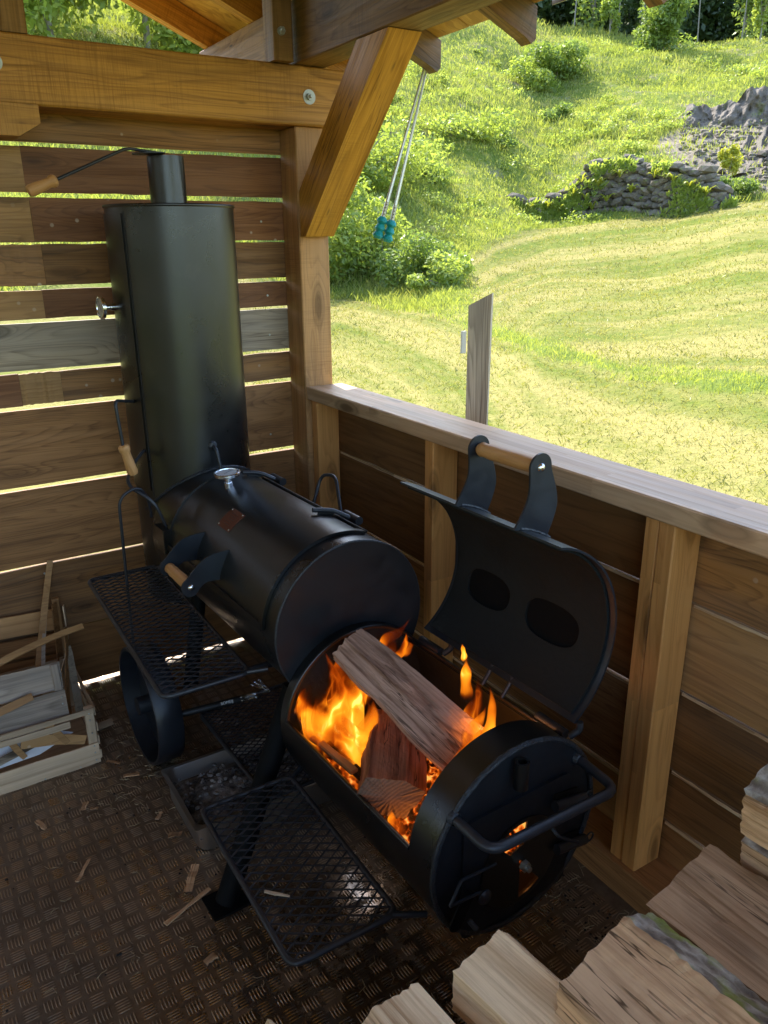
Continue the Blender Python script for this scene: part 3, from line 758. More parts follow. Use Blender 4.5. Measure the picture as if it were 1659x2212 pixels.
# plate ring between hole circle and firebox circle
n = 96; V = []; F = []
for y in (0.004, 0.012):
    for k in range(n):
        a = 2*math.pi*k/n; V.append((HC[0]+HR*math.cos(a), y, HC[1]+HR*math.sin(a)))
    for k in range(n):
        a = 2*math.pi*k/n
        # ray from hole centre to firebox circle
        dx, dz = math.cos(a), math.sin(a); ox, oz = HC[0]-FL, HC[1]-FZ; rr = FRR-.004
        b = ox*dx+oz*dz; c_ = ox*ox+oz*oz-rr*rr; t = -b+math.sqrt(b*b-c_)
        V.append((HC[0]+t*dx, y, HC[1]+t*dz))
for k in range(n):
    k2 = (k+1) % n
    F += [(k, k2, n+k2, n+k), (2*n+k, 3*n+k, 3*n+k2, 2*n+k2), (k, 2*n+k, 2*n+k2, k2), (n+k, n+k2, 3*n+k2, 3*n+k)]
fp = add('front_plate', (V, F), M['plate'], sm, sharp=30)
weld_ring('weld_bead', FL, FZ, FRR-.002, .001, fp, .0062)
# door plate with rounded corners, its hole closed by a rotating damper
def rrect(x0, x1, z0, z1, r, n=6):
    pts = []
    for (cx, cz, a0) in ((x1-r, z1-r, 0), (x0+r, z1-r, 90), (x0+r, z0+r, 180), (x1-r, z0+r, 270)):
        for k in range(n+1): a = R(a0+90*k/n); pts.append((cx+r*math.cos(a), cz+r*math.sin(a)))
    return pts
out = rrect(-.147, .150, .292, .582, .022, 6); n = len(out)
V = []; F = []
def ang_sample(poly, c, N):
    res = []
    for k in range(N):
        a = 2*math.pi*k/N; d = Vector((math.cos(a), math.sin(a))); best = None
        for i in range(len(poly)):
            p, q_ = Vector(poly[i])-Vector(c), Vector(poly[(i+1) % len(poly)])-Vector(c)
            e = q_-p; den = d.x*e.y-d.y*e.x
            if abs(den) < 1e-9: continue
            t = (p.x*e.y-p.y*e.x)/den; u_ = (p.x*d.y-p.y*d.x)/den
            if t > 0 and -1e-6 <= u_ <= 1+1e-6: best = t if best is None else max(best, t)
        res.append((c[0]+d.x*best, c[1]+d.y*best))
    return res
N_ = 120; oo = ang_sample(out, HC, N_); HR2 = .1
for y in (-.003, .0035):
    V += [(HC[0]+HR2*math.cos(2*math.pi*k/N_), y, HC[1]+HR2*math.sin(2*math.pi*k/N_)) for k in range(N_)]
    V += [(x, y, z) for x, z in oo]
for k in range(N_):
    k2 = (k+1) % N_
    F += [(k, k2, N_+k2, N_+k), (2*N_+k, 3*N_+k, 3*N_+k2, 2*N_+k2), (k, 2*N_+k, 2*N_+k2, k2), (N_+k, N_+k2, 3*N_+k2, 3*N_+k)]
fd = add('firebox_door', (V, F), M['plate'], sm, sharp=30)
# damper disc: sectors leaving two wedge shaped openings
segs = [(-52, 82), (134, 270)]
parts = [annulus_sector(HC[0], HC[1], .004, .107, a0, a1, -.008, -.0045, 30) for a0, a1 in segs]
parts += [annulus_sector(HC[0], HC[1], .098, .107, 82, 134, -.008, -.0045, 12), annulus_sector(HC[0], HC[1], .094, .107, 270, 308, -.008, -.0045, 12), annulus_sector(HC[0], HC[1], .004, .04, 82, 134, -.008, -.0045, 8)]
dp = add('air_damper', join_vf(parts), P, fd, sharp=30)
bz = (HC[0]+.006, -.009, HC[1]-.008)
lathe('bolt', [(.0065, 0), (.0065, .022), (.005, .023)], M['zinc'], dp, bz, (0, -1, 0), 12)
lathe('nut', [(.006, .002), (.0125, .002), (.0125, .013), (.006, .013)], M['zinc'], dp, bz, (0, -1, 0), 6, cap=False)
tube('damper_tab', [(HC[0]+.07, -.008, HC[1]+.07), (HC[0]+.07, -.045, HC[1]+.055), (HC[0]+.115, -.06, HC[1]+.03)], .004, M['paint2'], dp, fil=.01, n=6)
# short probe tube near the top of the front plate
V, F = lathe_vf([(.0145, 0), (.0145, .062), (.0095, .062), (.0095, .002)], 24, cap=False)
pt = add('probe_tube', ([(x-.016, y-.018, z+.623) for x, y, z in V], F), P, fp)
# carrying handle
ch_ = tube('front_handle', [(-.171, .006, .611), (-.171, -.105, .611), (.169, -.105, .592), (.169, .006, .602)], .0105, M['rod'], sm, fil=.032, n=14)
for x, z in ((-.171, .611), (.169, .602)):
    lathe('weld_bead', [(.017, 0), (.016, .006), (.012, .012)], M['weld'], ch_, (x, .004, z), (0, -1, 0), 16, cap=False)
# right hand door hinges
for (x, z) in ((.135, .518), (.150, .398)):
    hb = tube('door_hinge', [(x-.045, -.016, z+.008), (x+.045, -.016, z-.008)], .0115, M['rod'], fd, n=14)
    beam('hinge_leaf', (x-.04, -.006, z+.012), (x+.03, -.006, z), .004, .034, P, hb, up=(0, 0, 1), bv=0)
    tube('ring', [(x+.058+.011*math.cos(k*math.pi/8), -.018, z-.008+.011*math.sin(k*math.pi/8)) for k in range(16)], .0022, M['rod'], hb, n=6, closed=True)
# left hand latch: angled arm, pad and round knob
lt = tube('door_latch', [(-.07, -.014, .46), (-.165, -.02, .475), (-.2, -.03, .44)], .0035, M['paint2'], fd, fil=.006, n=6)
plate('latch_plate', rrect(-.016, .016, -.045, .045, .014), .004, M['legp'], fd, Matrix.Translation((-.165, -.024, .402)) @ Matrix.Rotation(R(28), 4, 'Y') @ Matrix.Rotation(R(90), 4, 'X'))
tube('latch_arm', [(-.2, -.03, .44), (-.118, -.026, .425)], .0035, M['paint2'], fd, n=6)
lathe('latch_knob', [(.004, -.01), (.0165, 0), (.017, .004), (.012, .009), (.001, .011)], M['rod'], fd, (-.112, -.028, .412), (0, -1, 0), 20)
tube('latch_pin', [(-.15, -.03, .375), (-.143, -.045, .36)], .006, M['rod'], fd, n=8)

# ---- firebox lid, standing open
HX, HZ = .19, .66; LC = (.063, .858); LR = .235
fl_ = add('firebox_lid', arc_shell(LC[0], LC[1], LR, .005, -57.3, 78.4, .035, .572, 72), M['paint2'], sm)
# liner inside, inset from the edges, with two rounded holes
def liner():
    R0 = LR-.006; th = .006; a0, a1 = -54., 75.; y0, y1 = .052, .555
    NU, NV = 120, 90
    holes = [(-12.9, .425, .046, .078), (-13.2, .205, .048, .083)]     # angle centre, al, half sizes (arc m, al m)
    def u2a(u): return a0+(a1-a0)*u
    L = R(a1-a0)*R0
    P2 = np.zeros((NU+1, NV+1, 2)); inside = np.zeros((NU+1, NV+1), bool)
    for i in range(NU+1):
        for j in range(NV+1):
            s_ = L*i/NU; y = y0+(y1-y0)*j/NV
            for (ac, yc, hs, hy) in holes:
                sc = R(ac-a0)*R0
                dx, dy = (s_-sc)/hs, (y-yc)/hy
                rr = (abs(dx)**2.6+abs(dy)**2.6)**(1/2.6)
                if rr < 1.0:
                    if rr > .86: s_ = sc+(s_-sc)/rr; y = yc+(y-yc)/rr
                    else: inside[i, j] = True
            P2[i, j] = (s_, y)
    V = []; F = []
    for rr in (R0, R0-th):
        for i in range(NU+1):
            for j in range(NV+1):
                s_, y = P2[i, j]; a = R(a0)+s_/R0
                V.append((LC[0]+rr*math.cos(a), y, LC[1]+rr*math.sin(a)))
    idx = lambda i, j: i*(NV+1)+j
    off = (NU+1)*(NV+1); cnt = {}
    quads = []
    for i in range(NU):
        for j in range(NV):
            if inside[i, j] or inside[i+1, j] or inside[i, j+1] or inside[i+1, j+1]: continue
            q_ = (idx(i, j), idx(i+1, j), idx(i+1, j+1), idx(i, j+1)); quads.append(q_)
            for k in range(4):
                e = (q_[k], q_[(k+1) % 4]); cnt[tuple(sorted(e))] = cnt.get(tuple(sorted(e)), 0)+1
    for q_ in quads:
        F.append(q_); F.append(tuple(off+k for k in reversed(q_)))
        for k in range(4):
            e = (q_[k], q_[(k+1) % 4])
            if cnt[tuple(sorted(e))] == 1: F.append((e[0], e[1], e[1]+off, e[0]+off))
    return V, F
add('lid_liner', liner(), M['soot'], fl_, sharp=40)
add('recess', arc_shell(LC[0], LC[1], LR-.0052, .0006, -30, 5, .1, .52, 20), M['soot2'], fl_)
for y in (.155, .345):
    cheek('handle_cheek', (.192, 1.056), (.098, 1.090), (.163, 1.212), .030, y, fl_, bulge=1.1)
    weld_ring('weld_bead', LC[0], LC[1], LR+.002, y, fl_, .0045, 54, 78, 24)
dowel(fl_, (.163, 1.212), .159, .342, r=.0175)
lathe('rivet', [(.0095, 0), (.0085, .003), (.005, .0052), (.0005, .006)], M['chrome'], fl_, (.163, .1525, 1.212), (0, -1, 0), 24)
hg = (FL+FRR*math.cos(R(OA0)), FZ+FRR*math.sin(R(OA0)))
for y in (.06, .50):
    hb = tube('lid_hinge', [(hg[0]+.012, y-.01, hg[1]+.004), (hg[0]+.012, y+.075, hg[1]+.004)], .0115, M['rod'], fb, n=16)
    tube('hinge_pin', [(hg[0]+.012, y-.02, hg[1]+.004), (hg[0]+.03, y-.032, hg[1]+.02), (HX+.01, y-.03, HZ+.005)], .008, M['rod'], hb, fil=.01)
for y in (.24, .31):
    tube('lid_stop', [(hg[0]-.002, y, hg[1]+.002), (HX+.012, y, HZ+.012)], .0055, M['rod'], fb, n=10)

# ---- legs, wheels, axle
for s_, f_ in ((-1, .403), (1, .38)):
    lg = tube('leg', [(s_*f_, .644, .006), (s_*.15+CL, .69, CZ-.17)], .029, M['legp'], sm, n=24)
    m_ = Matrix.Translation((s_*f_, .644, .004))
    bar('foot_plate', s_*f_-.05, s_*f_+.05, .60, .69, .0005, .008, M['legp'], lg, bv=.001)
for s_ in (-1, 1):
    cx = s_*.338; prof = [(.197, -.042), (.2, -.038), (.2, .038), (.197, .042), (.188, .042), (.188, -.042)]
    wh = lathe('wheel', prof+[prof[0]], M['tyre'], sm, (cx+CL, 1.38, .2), (1, 0, 0), 64, cap=False)
    lathe('wheel_disc', [(.189, -.004), (.189, .004)], M['tyre'], wh, (cx+CL+s_*-.02, 1.38, .2), (1, 0, 0), 48)
    lathe('hub', [(.03, -.045), (.03, .045)], M['tyre'], wh, (cx+CL, 1.38, .2), (1, 0, 0), 24)
tube('axle', [(-.35, 1.38, .2), (.35, 1.38, .2)], .014, M['rod'], sm)
for s_ in (-1, 1): tube('leg', [(s_*.2, 1.38, .2), (s_*.12, 1.42, .55)], .025, M['legp'], sm, n=16)

# ---- shelves: rod frame with expanded metal
def expanded(x0, x1, y0, y1, z, lw, sw, r=.0014, h=.0028):
    V = []; F = []
    nxh = max(1, round((x1-x0)/(lw/2))); hx = (x1-x0)/nxh
    nrow = max(1, round((y1-y0)/sw)); hy = (y1-y0)/nrow
    for j in range(nrow+1):
        for sgn in (1, -1):
            for i in range(nxh):
                ya = y0+j*hy+(sgn*hy*.5*(i % 2)); yb = y0+j*hy+(sgn*hy*.5*((i+1) % 2))
                if not (y0-.001 <= ya <= y1+.001 and y0-.001 <= yb <= y1+.001): continue
                xa = x0+i*hx; xb = xa+hx
                d = Vector((xb-xa, yb-ya, 0)).normalized(); nn = Vector((-d.y, d.x, 0))*r
                k = len(V)
                for (x, y) in ((xa, ya), (xb, yb)):
                    tz = .0005*sgn
                    V += [(x+nn.x, y+nn.y, z+h/2+tz), (x-nn.x, y-nn.y, z+h/2-tz), (x-nn.x, y-nn.y, z-h/2-tz), (x+nn.x, y+nn.y, z-h/2+tz)]
                F += [(k+a_, k+(a_+1) % 4, k+4+(a_+1) % 4, k+4+a_) for a_ in range(4)]
    return V, F
def wshelf(name, x0, x1, y0, y1, z, lw, sw, arms=(), par=None):
    s1 = tube(name, fillet([(x0, y0, z), (x1, y0, z), (x1, y1, z), (x0, y1, z), (x0, y0, z)], 0) and
              [p for p in loop_fil([(x0, y0, z), (x1, y0, z), (x1, y1, z), (x0, y1, z)], .028)], .0068, M['rod'], par, n=12, closed=True)
    g = mesh('expanded_mesh', *expanded(x0+.004, x1-.004, y0+.004, y1-.004, z+.004, lw, sw), M['rod'], s1); g['kind'] = 'stuff'
    for a_ in arms: tube('shelf_arm', a_, .0068, M['rod'], s1, fil=.02)
    return s1
def loop_fil(pts, r, n=5):
    P_ = [Vector(p) for p in pts]; out = []
    for i in range(len(P_)):
        a, b, c = P_[i-1], P_[i], P_[(i+1) % len(P_)]
        p = b+(a-b).normalized()*r; q_ = b+(c-b).normalized()*r
        for k in range(n+1):
            t = k/n; out.append((1-t)**2*p+2*t*(1-t)*b+t*t*q_)
    return out
# world x .425-.655, y 1.69-2.53 at z .6
frame(SM @ Matrix.Translation((-.35, 1.15, 0)) @ Matrix.Rotation(math.radians(-2.6), 4, 'Z') @ Matrix.Translation((.35, -1.15, 0)))
wshelf("side_shelf", -.46, -.234, .735, 1.565, .60, .042, .026, arms=[[(-.245, .742, .60), (-.19, .72, .605)], [(-.24, 1.55, .6), (-.15, 1.55, .61)]], par=sm)
frame(SM @ Matrix.Translation((-.35, .33, 0)) @ Matrix.Rotation(math.radians(-2.6), 4, 'Z') @ Matrix.Translation((.35, -.33, 0)))
wshelf("side_shelf", -.474, -.238, .08, .587, .362, .040, .026, arms=[[(-.25, .082, .362), (-.18, .06, .345)], [(-.242, .58, .362), (-.2, .60, .37)]], par=sm)
frame(SM)
# low wire rack between the legs
rk = wshelf('lower_rack', -.225, .2, .73, 1.24, .19, .03, .021, par=sm)
# =================================================================== GROUND
frame(Matrix())
AZK = np.array([-180., -70, 15, 29, 33, 37.5, 43.5, 49.5, 56.5, 75, 105, 180])
flat = [(0, -.35), (8, -.35), (30, -.5), (60, -1.), (120, -1.), (250, 2), (600, 20)]
PR = [flat, flat,
 [(0, -.35), (5, -.33), (9, -.2), (14, .5), (25, 4), (45, 12.5), (75, 27), (110, 40), (250, 60), (600, 90)],
 [(0, -.35), (10, -.32), (16, -.3), (25, .0), (28, 1.1), (45, 7), (70, 19), (100, 32), (250, 60), (600, 90)],
 [(0, -.35), (9, -.32), (15, -.3), (22, -.1), (30, .95), (45, 6.1), (60, 12.4), (80, 22), (110, 33), (250, 55), (600, 90)],
 [(0, -.35), (9, -.33), (14, -.3), (18, -.15), (21, .25), (26, .42), (30, .95), (38, 2.5), (50, 7.1), (70, 15.5), (90, 24.9), (110, 31), (250, 50), (600, 90)],
 [(0, -.35), (8, -.34), (10, -.3), (13, -.04), (16, -.08), (22, .1), (30, .54), (42, 2.3), (50, 4.6), (65, 10.6), (85, 19.0), (92, 21.6), (120, 23), (250, 45), (600, 90)],
 [(0, -.35), (8, -.34), (10, -.3), (12, -.09), (16, -.24), (30, .36), (44, 3.0), (45.5, 3.6), (60, 9.4), (80, 16.6), (88, 18.9), (120, 20.5), (250, 40), (600, 80)],
 [(0, -.35), (8, -.34), (9.6, -.3), (11, -.12), (15, -.3), (30, .96), (45, 3.8), (52, 5.9), (62, 10.3), (80, 15.9), (88, 17.9), (120, 19.5), (250, 40), (600, 80)],
 [(0, -.35), (8, -.34), (9.6, -.3), (11, -.12), (15, -.3), (30, .9), (45, 3.6), (52, 5.5), (62, 9.5), (80, 16), (88, 19), (120, 22), (250, 36), (600, 70)],
 flat, flat]
def lattice_noise(seed):
    r = np.random.default_rng(seed); T = r.random((256, 256))
    def f(x, y):
        xi = np.floor(x).astype(int); yi = np.floor(y).astype(int); fx = x-xi; fy = y-yi
        fx = fx*fx*(3-2*fx); fy = fy*fy*(3-2*fy)
        a = T[xi % 256, yi % 256]; b = T[(xi+1) % 256, yi % 256]; c = T[xi % 256, (yi+1) % 256]; d = T[(xi+1) % 256, (yi+1) % 256]
        return (a*(1-fx)+b*fx)*(1-fy)+(c*(1-fx)+d*fx)*fy
    return f
LN = [lattice_noise(k) for k in range(4)]
def fbm(x, y, sc, octv=4, k=0):
    v = 0; a = 1; t = 0
    for o in range(octv):
        v = v+a*LN[(k+o) % 4](x/sc*2**o+17.3*o, y/sc*2**o+9.1*o); t += a; a *= .5
    return v/t
def ground_z(x, y):
    x = np.asarray(x, float); y = np.asarray(y, float)
    d = np.hypot(x, y); az = np.degrees(np.arctan2(x, y))
    H = np.stack([np.interp(d, [q[0] for q in p], [q[1] for q in p]) for p in PR], -1)
    i = np.clip(np.searchsorted(AZK, az)-1, 0, len(AZK)-2)
    t = (az-AZK[i])/(AZK[i+1]-AZK[i]); t = t*t*(3-2*t)
    z = np.take_along_axis(H, i[..., None], -1)[..., 0]*(1-t)+np.take_along_axis(H, (i+1)[..., None], -1)[..., 0]*t
    hill = np.clip((z-1.)/4, 0, 1)
    rough = (fbm(x, y, 9., 4)-.5)*2.4+(fbm(x, y, 2.2, 3, 1)-.5)*.6
    return z+hill*rough+(1-hill)*(fbm(x, y, 1.6, 3, 2)-.5)*.06*np.clip((d-3)/3, 0, 1)
def dn(az): return np.interp(az, [-60, 15, 29, 33, 37.5, 43.5, 49.5, 56.5, 75], [8, 16, 24.5, 21.5, 18, 12.6, 11.4, 10.6, 9.5])
def ds(az): return np.interp(az, [37.2, 37.8, 38.5, 40, 43.5, 46, 49.5, 52, 56.5, 75], [29, 24, 20.5, 17.8, 14.3, 13.1, 12., 12.3, 12.1, 11])
def dh(az): return np.interp(az, [37.2, 40, 43.5, 49.5, 56.5, 75], [29.2, 35, 41, 43, 44.5, 46])
def edge_c(x, y):
    d = np.hypot(x, y); az = np.degrees(np.arctan2(x, y))
    return np.where((az > 37.2) & (d > ds(az)), d-dh(az)+60, (d-dn(az))*1.3)
def mown(x, y):
    x = np.asarray(x, float); y = np.asarray(y, float)
    d = np.hypot(x, y)+(fbm(x, y, .9, 3, 1)-.5)*1.0; az = np.degrees(np.arctan2(x, y))+(fbm(x, y, 1.3, 3, 3)-.5)*.8
    return (d < dn(az)) | ((az > 37.2) & (d > ds(az)) & (d < dh(az)))
# polar sheet: fine where the view goes, reaching the horizon everywhere
azs = np.concatenate([np.arange(-180, 5, 5.), np.arange(5, 66, .25), np.arange(66, 100, 2.), np.arange(100, 180, 5.)])
rds = np.concatenate([[0.01], np.arange(1, 8, .35), np.arange(8, 60, .3), np.arange(60, 125, .8), np.geomspace(126, 900, 22)])
A, Dd = np.meshgrid(np.radians(azs), rds, indexing='ij')
gx, gy = np.sin(A)*Dd, np.cos(A)*Dd; gz = ground_z(gx, gy)
na, nr = gx.shape
ii, jj = np.meshgrid(np.arange(na), np.arange(nr-1), indexing='ij'); i2 = (ii+1) % na
Fg = np.stack([ii*nr+jj, ii*nr+jj+1, i2*nr+jj+1, i2*nr+jj], -1).reshape(-1, 4)
def scree(x, y):
    d = np.hypot(x, y); az = np.degrees(np.arctan2(x, y)); n = (fbm(x, y, 2.5, 4, 2)-.5)
    lo = np.interp(az, [49.5, 53, 57, 60], [53, 46.8, 45.6, 45.5]); hi = np.interp(az, [49.5, 52, 57, 60], [55, 58, 58, 58])
    return np.clip(np.minimum((d-lo)/1.2, (hi-d)/1.2)+n*3+.3, 0, 1)*np.clip((az-49.3)/.6, 0, 1)
def groundm():
    N = NT('meadow_and_mown_grass'); g = N.n('ShaderNodeNewGeometry').outputs['Position']
    mw = N.n('ShaderNodeAttribute', _attribute_name='mown').outputs['Fac']
    hl = N.n('ShaderNodeAttribute', _attribute_name='hill').outputs['Fac']
    n1 = N.noise(g, .35, 5, .65); n2 = N.noise(g, 3.1, 5, .7); n3 = N.noise(g, 16., 4, .7); n4 = N.noise(N.vadd(g, (9, 2, 4)), .8, 4, .6)
    # swathes left by the mower, curving with the slope
    swx = N.n('ShaderNodeMapping', Rotation=(0, 0, .9)); N.set(swx.inputs['Vector'], g)
    wq = N.vadd(swx.outputs[0], N.vmul(N.n('ShaderNodeTexNoise', Vector=g, Scale=.05).outputs['Color'], (7, 7, 0)))
    ed = N.n('ShaderNodeAttribute', _attribute_name='edge').outputs['Fac']
    ev = N.n('ShaderNodeCombineXYZ', X=N.math('ADD', ed, N.math('MULTIPLY', n1, 1.2)), Y=N.math('MULTIPLY', N.n('ShaderNodeSeparateXYZ', Vector=g).outputs[0], .06)).outputs[0]
    sw = N.math('ADD', N.math('MULTIPLY', N.noise(N.vmul(ev, (.38, 1., 1.)), 1., 2, .5), 1.35), N.math('MULTIPLY', N.noise(N.vmul(ev, (2.2, 2., 1.)), 1., 4, .7), .4))
    straw = N.mix(n3, (.21, .185, .05), (.32, .275, .1)); gr = N.mix(n3, (.085, .12, .014), (.135, .165, .022))
    f = N.math('ADD', N.math('MULTIPLY', n2, .4), N.math('ADD', N.math('MULTIPLY', sw, .6), N.math('MULTIPLY', n1, .2)))
    cm = N.mix(N.mr(f, .68, .92), gr, straw)
    cg = N.mix(n2, (.07, .11, .015), (.17, .21, .035)); cg = N.mix(N.mr(n4, .5, .7), cg, (.3, .27, .08))
    rockm = N.math('MULTIPLY', N.mr(N.noise(N.vadd(g, (31, 8, 2)), .45, 5, .7), .57, .68), hl)
    cg = N.mix(N.math('MULTIPLY', rockm, .8), cg, N.mix(n3, (.13, .11, .085), (.3, .26, .2)))
    cg = N.mix(N.n('ShaderNodeAttribute', _attribute_name='scree').outputs['Fac'], cg, N.mix(N.mr(N.math('ADD', n3, N.n('ShaderNodeTexVoronoi', Vector=g, Scale=4.).outputs['Distance']), .4, 1.1), (.07, .055, .04), (.26, .22, .17)))
    N.set_b(Base__Color=N.mix(mw, cg, cm), Roughness=.95); N.b.inputs['Specular IOR Level'].default_value = .1
    N.bump(N.math('ADD', n3, n2), .8, .05); return N.m
gr_ = fast_mesh('ground', np.stack([gx.ravel(), gy.ravel(), gz.ravel()], 1), Fg, groundm(), nper=4, smooth=True,
    attr={'mown': mown(gx, gy).ravel().astype(float), 'edge': edge_c(gx, gy).ravel(),  'scree': scree(gx, gy).ravel(), 'hill': np.clip((gz.ravel()-2)/3, 0, 1)})
tag(gr_, kind='structure')

# =================================================================== GRASS
def leafmat(name, c0, c1, trans=.45, rough=.6, c2=None):
    N = NT(name); at = N.n('ShaderNodeAttribute', _attribute_name='tint').outputs['Fac']
    c = N.ramp(at, [(0, c0), (.6, c1), (1, c2 or c1)])
    df = N.n('ShaderNodeBsdfDiffuse', Color=c, Roughness=.5); tr = N.n('ShaderNodeBsdfTranslucent', Color=N.mix(.5, c, tuple(min(1, q*1.7) for q in (c1[0]*1.1, c1[1], c1[2]*.5))))
    gl = N.n('ShaderNodeBsdfGlossy', Color=(.7, .75, .6, 1), Roughness=.45)
    mx = N.n('ShaderNodeMixShader', i0=trans, i1=df.outputs[0], i2=tr.outputs[0])
    m2 = N.n('ShaderNodeMixShader', i0=.06, i1=mx.outputs[0], i2=gl.outputs[0])
    N.t.nodes.remove(N.b); N.t.links.new(m2.outputs[0], N.out.inputs[0]); return N.m
def blades(name, n, az0, az1, d0, d1, want, nb, h, hv, wd, spread, mat, lean=.35, power=1.6, tintf=None, clumpy=None):
    """tufts of nb blades; density falls with distance, size grows with it"""
    u = rng.random(n); d = (d0**(2-power)+u*(d1**(2-power)-d0**(2-power)))**(1/(2-power))
    az_ = np.radians(az0+rng.random(n)*(az1-az0)); x = np.sin(az_)*d; y = np.cos(az_)*d
    k = want(x, y)
    if clumpy is not None: k &= clumpy(x, y)
    x, y, d = x[k], y[k], d[k]; n = len(x); z = ground_z(x, y)
    hh = h(d, x, y)*(1+hv*(rng.random(n)-.5)*2)
    X = np.repeat(x, nb)+rng.normal(0, 1, n*nb)*np.repeat(spread(d), nb); Y = np.repeat(y, nb)+rng.normal(0, 1, n*nb)*np.repeat(spread(d), nb)
    Z = np.repeat(z, nb)-.02; Hh = np.repeat(hh, nb)*(.6+.7*rng.random(n*nb)); th = rng.random(n*nb)*2*math.pi
    Wd = np.repeat(wd(d), nb)*(.6+.8*rng.random(n*nb)); ln = lean*Hh*rng.random(n*nb); la = rng.random(n*nb)*2*math.pi
    dx, dy = np.cos(th)*Wd/2, np.sin(th)*Wd/2
    P0 = np.stack([X-dx, Y-dy, Z], 1); P1 = np.stack([X+dx, Y+dy, Z], 1)
    P2 = np.stack([X+ln*np.cos(la)*.4+dx*.7, Y+ln*np.sin(la)*.4+dy*.7, Z+Hh*.55], 1)
    P3 = np.stack([X+ln*np.cos(la), Y+ln*np.sin(la), Z+Hh], 1)
    V = np.stack([P0, P1, P2, P3], 1).reshape(-1, 3); b = np.arange(n*nb)*4
    Fc = np.stack([np.stack([b, b+1, b+2], 1), np.stack([b, b+2, b+3], 1)], 1).reshape(-1, 3)
    t = (tintf(np.repeat(x, nb), np.repeat(y, nb)) if tintf else .5)+(rng.random(n*nb)-.5)*.5
    o = fast_mesh(name, V, Fc, mat, attr={'tint': np.repeat(np.clip(t, 0, 1), 4)}); tag(o, kind='stuff'); return o
GM = leafmat('mown_blades', (.095, .135, .018), (.21, .21, .05), .6, c2=(.36, .33, .12))
GG = leafmat('meadow_blades', (.14, .19, .035), (.27, .32, .06), .6, c2=(.42, .4, .12))
def mt(x, y):
    e = edge_c(x, y); return np.clip(fbm(e+.8*fbm(x, y, 4., 2), x*.05, 2.4, 2, 2)*1.7-.4+(fbm(x, y, .7, 2, 1)-.5)*.5, .05, .95)
o = blades('mown_grass', 38000, 20, 66, 3.2, 45, mown, 4, lambda d, x, y: .03+.0012*d, .5, lambda d: .0035+.0009*d, lambda d: .04+.006*d, GM, lean=1.6, power=1.75, tintf=mt)
tag(o, 'short dry mown hay field grass beyond the top rail', 'grass')
notm = lambda x, y: ~mown(x, y)
def mtint(x, y): return np.clip(-.25+1.0*fbm(x, y, 6., 4, 1)+.6*fbm(x, y, 1.2, 2, 2), 0, 1)
o = blades('meadow_grass', 150000, 5, 66, 9., 100, lambda x, y: notm(x, y) & (scree(x, y) < .35+.9*rng.random(len(x))), 4, lambda d, x, y: (.11+.0028*np.minimum(d, 60))*(.25+1.15*fbm(x, y, 6., 3, 3))*np.where((d < 24) & (np.degrees(np.arctan2(x, y)) > 37), .62, 1.), .4, lambda d: .008+.0007*d, lambda d: .08+.005*d, GG, lean=.9, power=1.35, tintf=mtint)
tag(o, 'tall green meadow grass covering the hillside', 'grass')
def weeds():
    Vs, Fs, Ts = [], [], []; k0 = 0; c = 0
    while c < 260:
        d = 26+rng.random()**.8*60; a = math.radians(28+rng.random()*33); x, y = math.sin(a)*d, math.cos(a)*d
        if not notm(np.array([x]), np.array([y]))[0] or scree(np.array([x]), np.array([y]))[0] > .6: continue
        if fbm(np.array([x]), np.array([y]), 10., 3, 3)[0] < .42+.2*rng.random(): continue
        r_ = .35+rng.random()*.7; V, F, t, _l = crown((x, y, float(ground_z(x, y))+.2*r_), (r_*1.6, r_*1.2, r_*.6), 190, .035+.0009*d, 6)
        Vs.append(V); Fs.append(F+k0); Ts.append(np.clip(t+rng.normal(0, .25), 0, 1)); k0 += len(V); c += 1
    o = fast_mesh('low_weeds', np.concatenate(Vs), np.concatenate(Fs), LF['light'], nper=4, attr={'tint': np.concatenate(Ts)}); tag(o, 'low leafy weeds mottling the grassy slope', 'weeds', kind='stuff')
# sparkle of small white umbel flowers
def flowers():
    n = 2600; d = 24+rng.random(n)**.7*62; az_ = np.radians(28+rng.random(n)*34); x = np.sin(az_)*d; y = np.cos(az_)*d
    k = notm(x, y) & (fbm(x, y, 7., 3, 2) > .52); x, y, d = x[k], y[k], d[k]; n = len(x); z = ground_z(x, y)+.45+.3*rng.random(n)
    V = []; F = []; s_ = .022+.0007*d
    a = rng.random(n)*6.3
    P = np.stack([np.stack([x+s_*np.cos(a+q*math.pi/2), y+s_*np.sin(a+q*math.pi/2), z+s_*.3*(q % 2)], 1) for q in range(4)], 1)
    V = P.reshape(-1, 3); b = np.arange(n)*4; F = np.stack([b, b+1, b+2, b+3], 1)
    o = fast_mesh('wild_flowers', V, F, plain('white_petals', (.75, .75, .68), .7), nper=4); tag(o, 'tiny white flowers scattered through the hillside grass', 'flowers', kind='stuff')
flowers()

